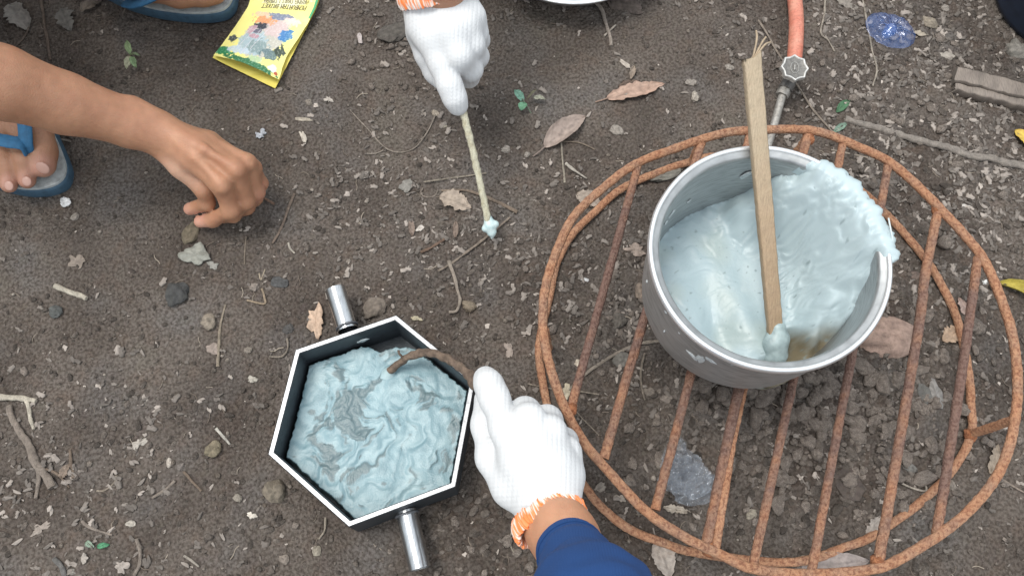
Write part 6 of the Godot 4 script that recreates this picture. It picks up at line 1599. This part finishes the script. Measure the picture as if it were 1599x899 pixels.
	twig("straw", "thin stalk right of the stand at the lower right", "stalk", [Vector3(0.4979, 0.001, -0.1416), Vector3(0.5085, 0.001, -0.1352), Vector3(0.5231, 0.001, -0.1266)], 0.0010, 0.0010, Color(0.32, 0.26, 0.215), 0.9)
	twig("straw", "pale curved root fibre at the edge of the lower glove's cuff", "root", [Vector3(0.0126, 0.001, -0.0662), Vector3(0.0107, 0.001, -0.056), Vector3(0.0135, 0.001, -0.0484), Vector3(0.0161, 0.001, -0.045)], 0.0009, 0.0008, Color(0.36, 0.32, 0.26), 0.9)
	twig("twig", "upright brown twig at the top left between two grey leaves", "twig", [Vector3(-0.586, 0.001, -0.6619), Vector3(-0.5762, 0.001, -0.63), Vector3(-0.5658, 0.001, -0.5988), Vector3(-0.5555, 0.001, -0.5708)], 0.0020, 0.0016, Color(0.19, 0.145, 0.115), 0.9)
	twig("twig", "slanting thin twig under the grey leaf at the top left", "twig", [Vector3(-0.5884, 0.001, -0.6137), Vector3(-0.5939, 0.001, -0.5988), Vector3(-0.5993, 0.001, -0.5841)], 0.0012, 0.0010, Color(0.2, 0.16, 0.13), 0.9)
	twig("straw", "short straw below the top flip-flop", "straw", [Vector3(-0.4811, 0.001, -0.6517), Vector3(-0.4834, 0.001, -0.6367)], 0.0012, 0.0009, Color(0.23, 0.19, 0.155), 0.9)
	twig("straw", "thin pale straw beside the right flip-flop under the bare arm", "straw", [Vector3(-0.518, 0.001, -0.4657), Vector3(-0.5043, 0.001, -0.4624)], 0.0010, 0.0009, Color(0.36, 0.31, 0.26), 0.9)
	twig("straw", "brown rootlet curl by the mould's left wall", "root", [Vector3(-0.2323, 0.001, -0.2475), Vector3(-0.23, 0.001, -0.2358), Vector3(-0.2342, 0.001, -0.228), Vector3(-0.2473, 0.001, -0.2266)], 0.0010, 0.0009, Color(0.33, 0.28, 0.23), 0.9)
	twig("husk_strip", "narrow beige husk strip below the mould's lowest corner", "husk", [Vector3(-0.1695, 0.001, -0.0691), Vector3(-0.1693, 0.001, -0.057), Vector3(-0.1737, 0.001, -0.0479)], 0.0011, 0.0010, Color(0.42, 0.36, 0.29), 0.9)
	twig("twig", "grey splinter pointing at the bottom edge, left of the mould", "splinter", [Vector3(-0.2984, 0.001, -0.0269), Vector3(-0.2911, 0.001, -0.0237), Vector3(-0.283, 0.001, -0.0189)], 0.0014, 0.0008, Color(0.45, 0.4, 0.34), 0.9)
	# the weathered length of board at the right edge
	var a := Vector3(0.5028, 0.01, -0.6016)
	var b := Vector3(0.6422, 0.01, -0.5684)
	var t := thing("board", "grey weathered length of cracked board at the right edge", "board", Vector3(a.x, 0, a.z))
	var dir := (b - a).normalized()
	var side := Vector3(-dir.z, 0, dir.x)
	var half: float = 0.0144
	for piece in 2:
		var v := PackedVector3Array()
		var cs := PackedColorArray()
		var n := 70
		var section := [[-1.0, -0.9], [-1.0, 0.8], [-0.8, 1.0], [0.34, 1.0], [0.42, 0.85], [0.42, -0.9]] if piece == 0 else [[0.45, -0.9], [0.45, 0.45], [0.52, 0.62], [0.95, 0.5], [1.06, 0.3], [1.06, -0.9]]
		for i in n:
			var s := i / (n - 1.0)
			for q in section:
				var p: Vector3 = a.lerp(b, s) + side * half * q[0] + Vector3.UP * 0.0095 * q[1]
				p += dir * (0.006 * n_mid.get_noise_3d(q[0] * 3.0, q[1] * 3.0, piece * 9.0) * (1.0 - s) + (0.004 * piece if i == 0 else 0.0))
				p += side * 0.0022 * n_mid.get_noise_3d(s * 9.0, q[0] * 1.2, 5.0) + Vector3.UP * 0.0012 * n_mid.get_noise_3d(s * 14.0, q[0] * 7.0, 1.0)
				v.append(p)
				cs.append(tint(Color(0.25, 0.21, 0.18), 0.95 + 0.4 * n_mid.get_noise_3d(s * 5.0, q[0] * 9.0, 3.0)))
		var f := quads(n, section.size(), true, true)
		var first := v.size()
		for q in section.size():
			v.append(v[q])
			cs.append(Color(0.19, 0.165, 0.145))
		for q in range(1, section.size() - 1):
			f.append_array([first, first + q + 1, first + q])
		obj("split_half" if piece == 0 else "split_edge", arr(v, f, cs), M.wood, t)


# crumbs, chips and fibres too small to pick apart
func litter():
	var rng := RandomNumberGenerator.new()
	rng.seed = 2024
	scatter("soil_crumbs", rng, [lump(201, 7, 5), lump(202, 7, 5), lump(203, 7, 5)], 42000, func(k, r, _x, _z):
		if r.randf() > 0.16 + k * 0.9:
			return null
		var s: float = 0.0007 + 0.0032 * pow(r.randf(), 3.2) * (0.5 + k)
		return [Vector3(s * r.randf_range(0.8, 1.8), s * r.randf_range(0.35, 0.8), s), 0.2 * s, Color(1, 1, 1) * r.randf_range(0.35, 0.85)], M.crumb)
	scatter("leaf_litter", rng, [flake(301, 9, 1, 0.6, 0.25, Color.WHITE, 0.45), flake(302, 9, 1, 0.4, 0.25, Color.WHITE, 0.45), flake(303, 9, 1, 0.8, 0.3, Color.WHITE, 0.5)], 20000, func(k, r, _x, _z):
		if r.randf() > (0.10 + k * 0.5) * clampf(0.55 + 1.5 * n_mid.get_noise_2d(_x * 14.0 + 5.0, _z * 14.0), 0.08, 1.6):
			return null
		var s: float = 0.0008 + 0.0042 * pow(r.randf(), 3.4) * (0.6 + 0.6 * k)
		var bright: float = pow(r.randf(), 3.6)
		return [Vector3(s, s * 0.8, s), 0.0004, Color(0.15, 0.128, 0.112).lerp(Color(0.50, 0.44, 0.39), bright)], M.chip)
	scatter("loose_clods", rng, [lump(211, 9, 6, 0.6, null, 0.3), lump(212, 9, 6, 0.6, null, 0.3), lump(213, 9, 6, 0.6, null, 0.3)], 60000, func(_k, r, x, z):
		var heap: float = 1.5 * blob(x, z, Vector2(0.315, -0.201), 0.085) + 0.5 * blob(x, z, Vector2(0.4336, -0.2617), 0.09) + 0.22 * blob(x, z, Vector2(0.1105, -0.2863), 0.09) + 0.3 * blob(x, z, Vector2(-0.1333, -0.5816), 0.05) + 0.2 * blob(x, z, Vector2(0.0133, -0.0532), 0.09)
		if r.randf() > heap * (0.55 + 0.8 * n_mid.get_noise_2d(x * 30.0, z * 30.0)):
			return null
		var s: float = 0.0013 + 0.0030 * pow(r.randf(), 1.8)
		return [Vector3(s * r.randf_range(0.9, 1.7), s * r.randf_range(0.5, 0.9), s), 0.4 * s, Color(1, 1, 1) * r.randf_range(0.7, 1.15)], M.crumb)
	scatter("mulch_flakes", rng, [flake(311, 9, 1, 0.55, 0.3, Color.WHITE, 0.5), flake(312, 9, 1, 0.4, 0.3, Color.WHITE, 0.5), flake(313, 9, 1, 0.75, 0.35, Color.WHITE, 0.55), flake(314, 11, 1, 0.65, 0.3, Color.WHITE, 0.6)], 60000, func(_k, r, x, z):
		if r.randf() > mulch(x, z):
			return null
		var s: float = 0.0013 + 0.0037 * pow(r.randf(), 2.0)
		return [Vector3(s, s * 1.6, s), 0.0005, Color(0.13, 0.112, 0.098).lerp(Color(0.40, 0.35, 0.31), pow(r.randf(), 2.4))], M.chip)
	scatter("fibres", rng, [sweep(spline([Vector3(-1, 0, 0), Vector3(-0.3, 0.08, 0.12), Vector3(0.4, 0.05, -0.05), Vector3(1, 0, 0.15)], 0.4), 0.07, 5), sweep(spline([Vector3(-1, 0, 0), Vector3(0, 0.1, 0.4), Vector3(1, 0, 0.1)], 0.4), 0.06, 5)], 2600, func(k, r, _x, _z):
		if r.randf() > (0.22 + k * 0.5) * clampf(0.6 + 1.4 * n_mid.get_noise_2d(_x * 12.0 - 9.0, _z * 12.0), 0.1, 1.6):
			return null
		var s: float = r.randf_range(0.002, 0.0075)
		return [Vector3(s, s, s), 0.0006, Color(0.15, 0.12, 0.095).lerp(Color(0.42, 0.36, 0.29), pow(r.randf(), 2.0))], M.chip)
	scatter("pale_grit", rng, [lump(401, 8, 6, 0.35, Color.WHITE), lump(402, 8, 6, 0.35, Color.WHITE)], 620, func(_k, r, _x, _z):
		var s: float = 0.0009 + 0.0019 * pow(r.randf(), 2.0)
		return [Vector3(s * 1.25, s * 0.8, s), 0.3 * s, Color(0.24, 0.205, 0.175).lerp(Color(0.62, 0.56, 0.50), pow(r.randf(), 1.6))], M.crumb)


func scatter(called: String, rng: RandomNumberGenerator, shapes: Array, tries: int, choose: Callable, m: Material):
	var places := []
	for s in shapes:
		places.append([])
	for i in tries:
		var x := rng.randf_range(-0.74, 0.74)
		var z := rng.randf_range(-0.80, 0.10)
		if (Vector2(x, z) - HEX_CENTRE).length() < 0.098:
			continue
		var got = choose.call(loose(x, z), rng, x, z)
		if got == null:
			continue
		var b := Basis(Vector3.UP, rng.randf() * TAU) * Basis(Vector3.RIGHT, rng.randf_range(-0.45, 0.45)) * Basis.from_scale(got[0])
		places[rng.randi() % shapes.size()].append([Transform3D(b, Vector3(x, ground_at(x, z) + got[1], z)), got[2]])
	for k in shapes.size():
		var mm := MultiMesh.new()
		mm.transform_format = MultiMesh.TRANSFORM_3D
		mm.use_colors = true
		mm.mesh = shapes[k]
		mm.instance_count = places[k].size()
		for i in places[k].size():
			mm.set_instance_transform(i, places[k][i][0])
			mm.set_instance_color(i, places[k][i][1])
		var o := MultiMeshInstance3D.new()
		o.name = numbered(called)
		o.multimesh = mm
		o.material_override = m
		o.set_meta("kind", "stuff")
		add_child(o)
		tag(o, {"soil_crumbs": "dark crumbs of soil strewn over the whole ground", "leaf_litter": "small brown chips of leaf litter strewn over the ground", "loose_clods": "loose broken crumbs of soil heaped mainly under the stand", "mulch_flakes": "crumbled leaf flakes lying thick at the upper right and under the stand", "fibres": "short dry plant fibres strewn over the ground", "pale_grit": "pale grit strewn over the dark soil"}[called], called.replace("_", " "), called.replace("_", " ") + " on the ground")
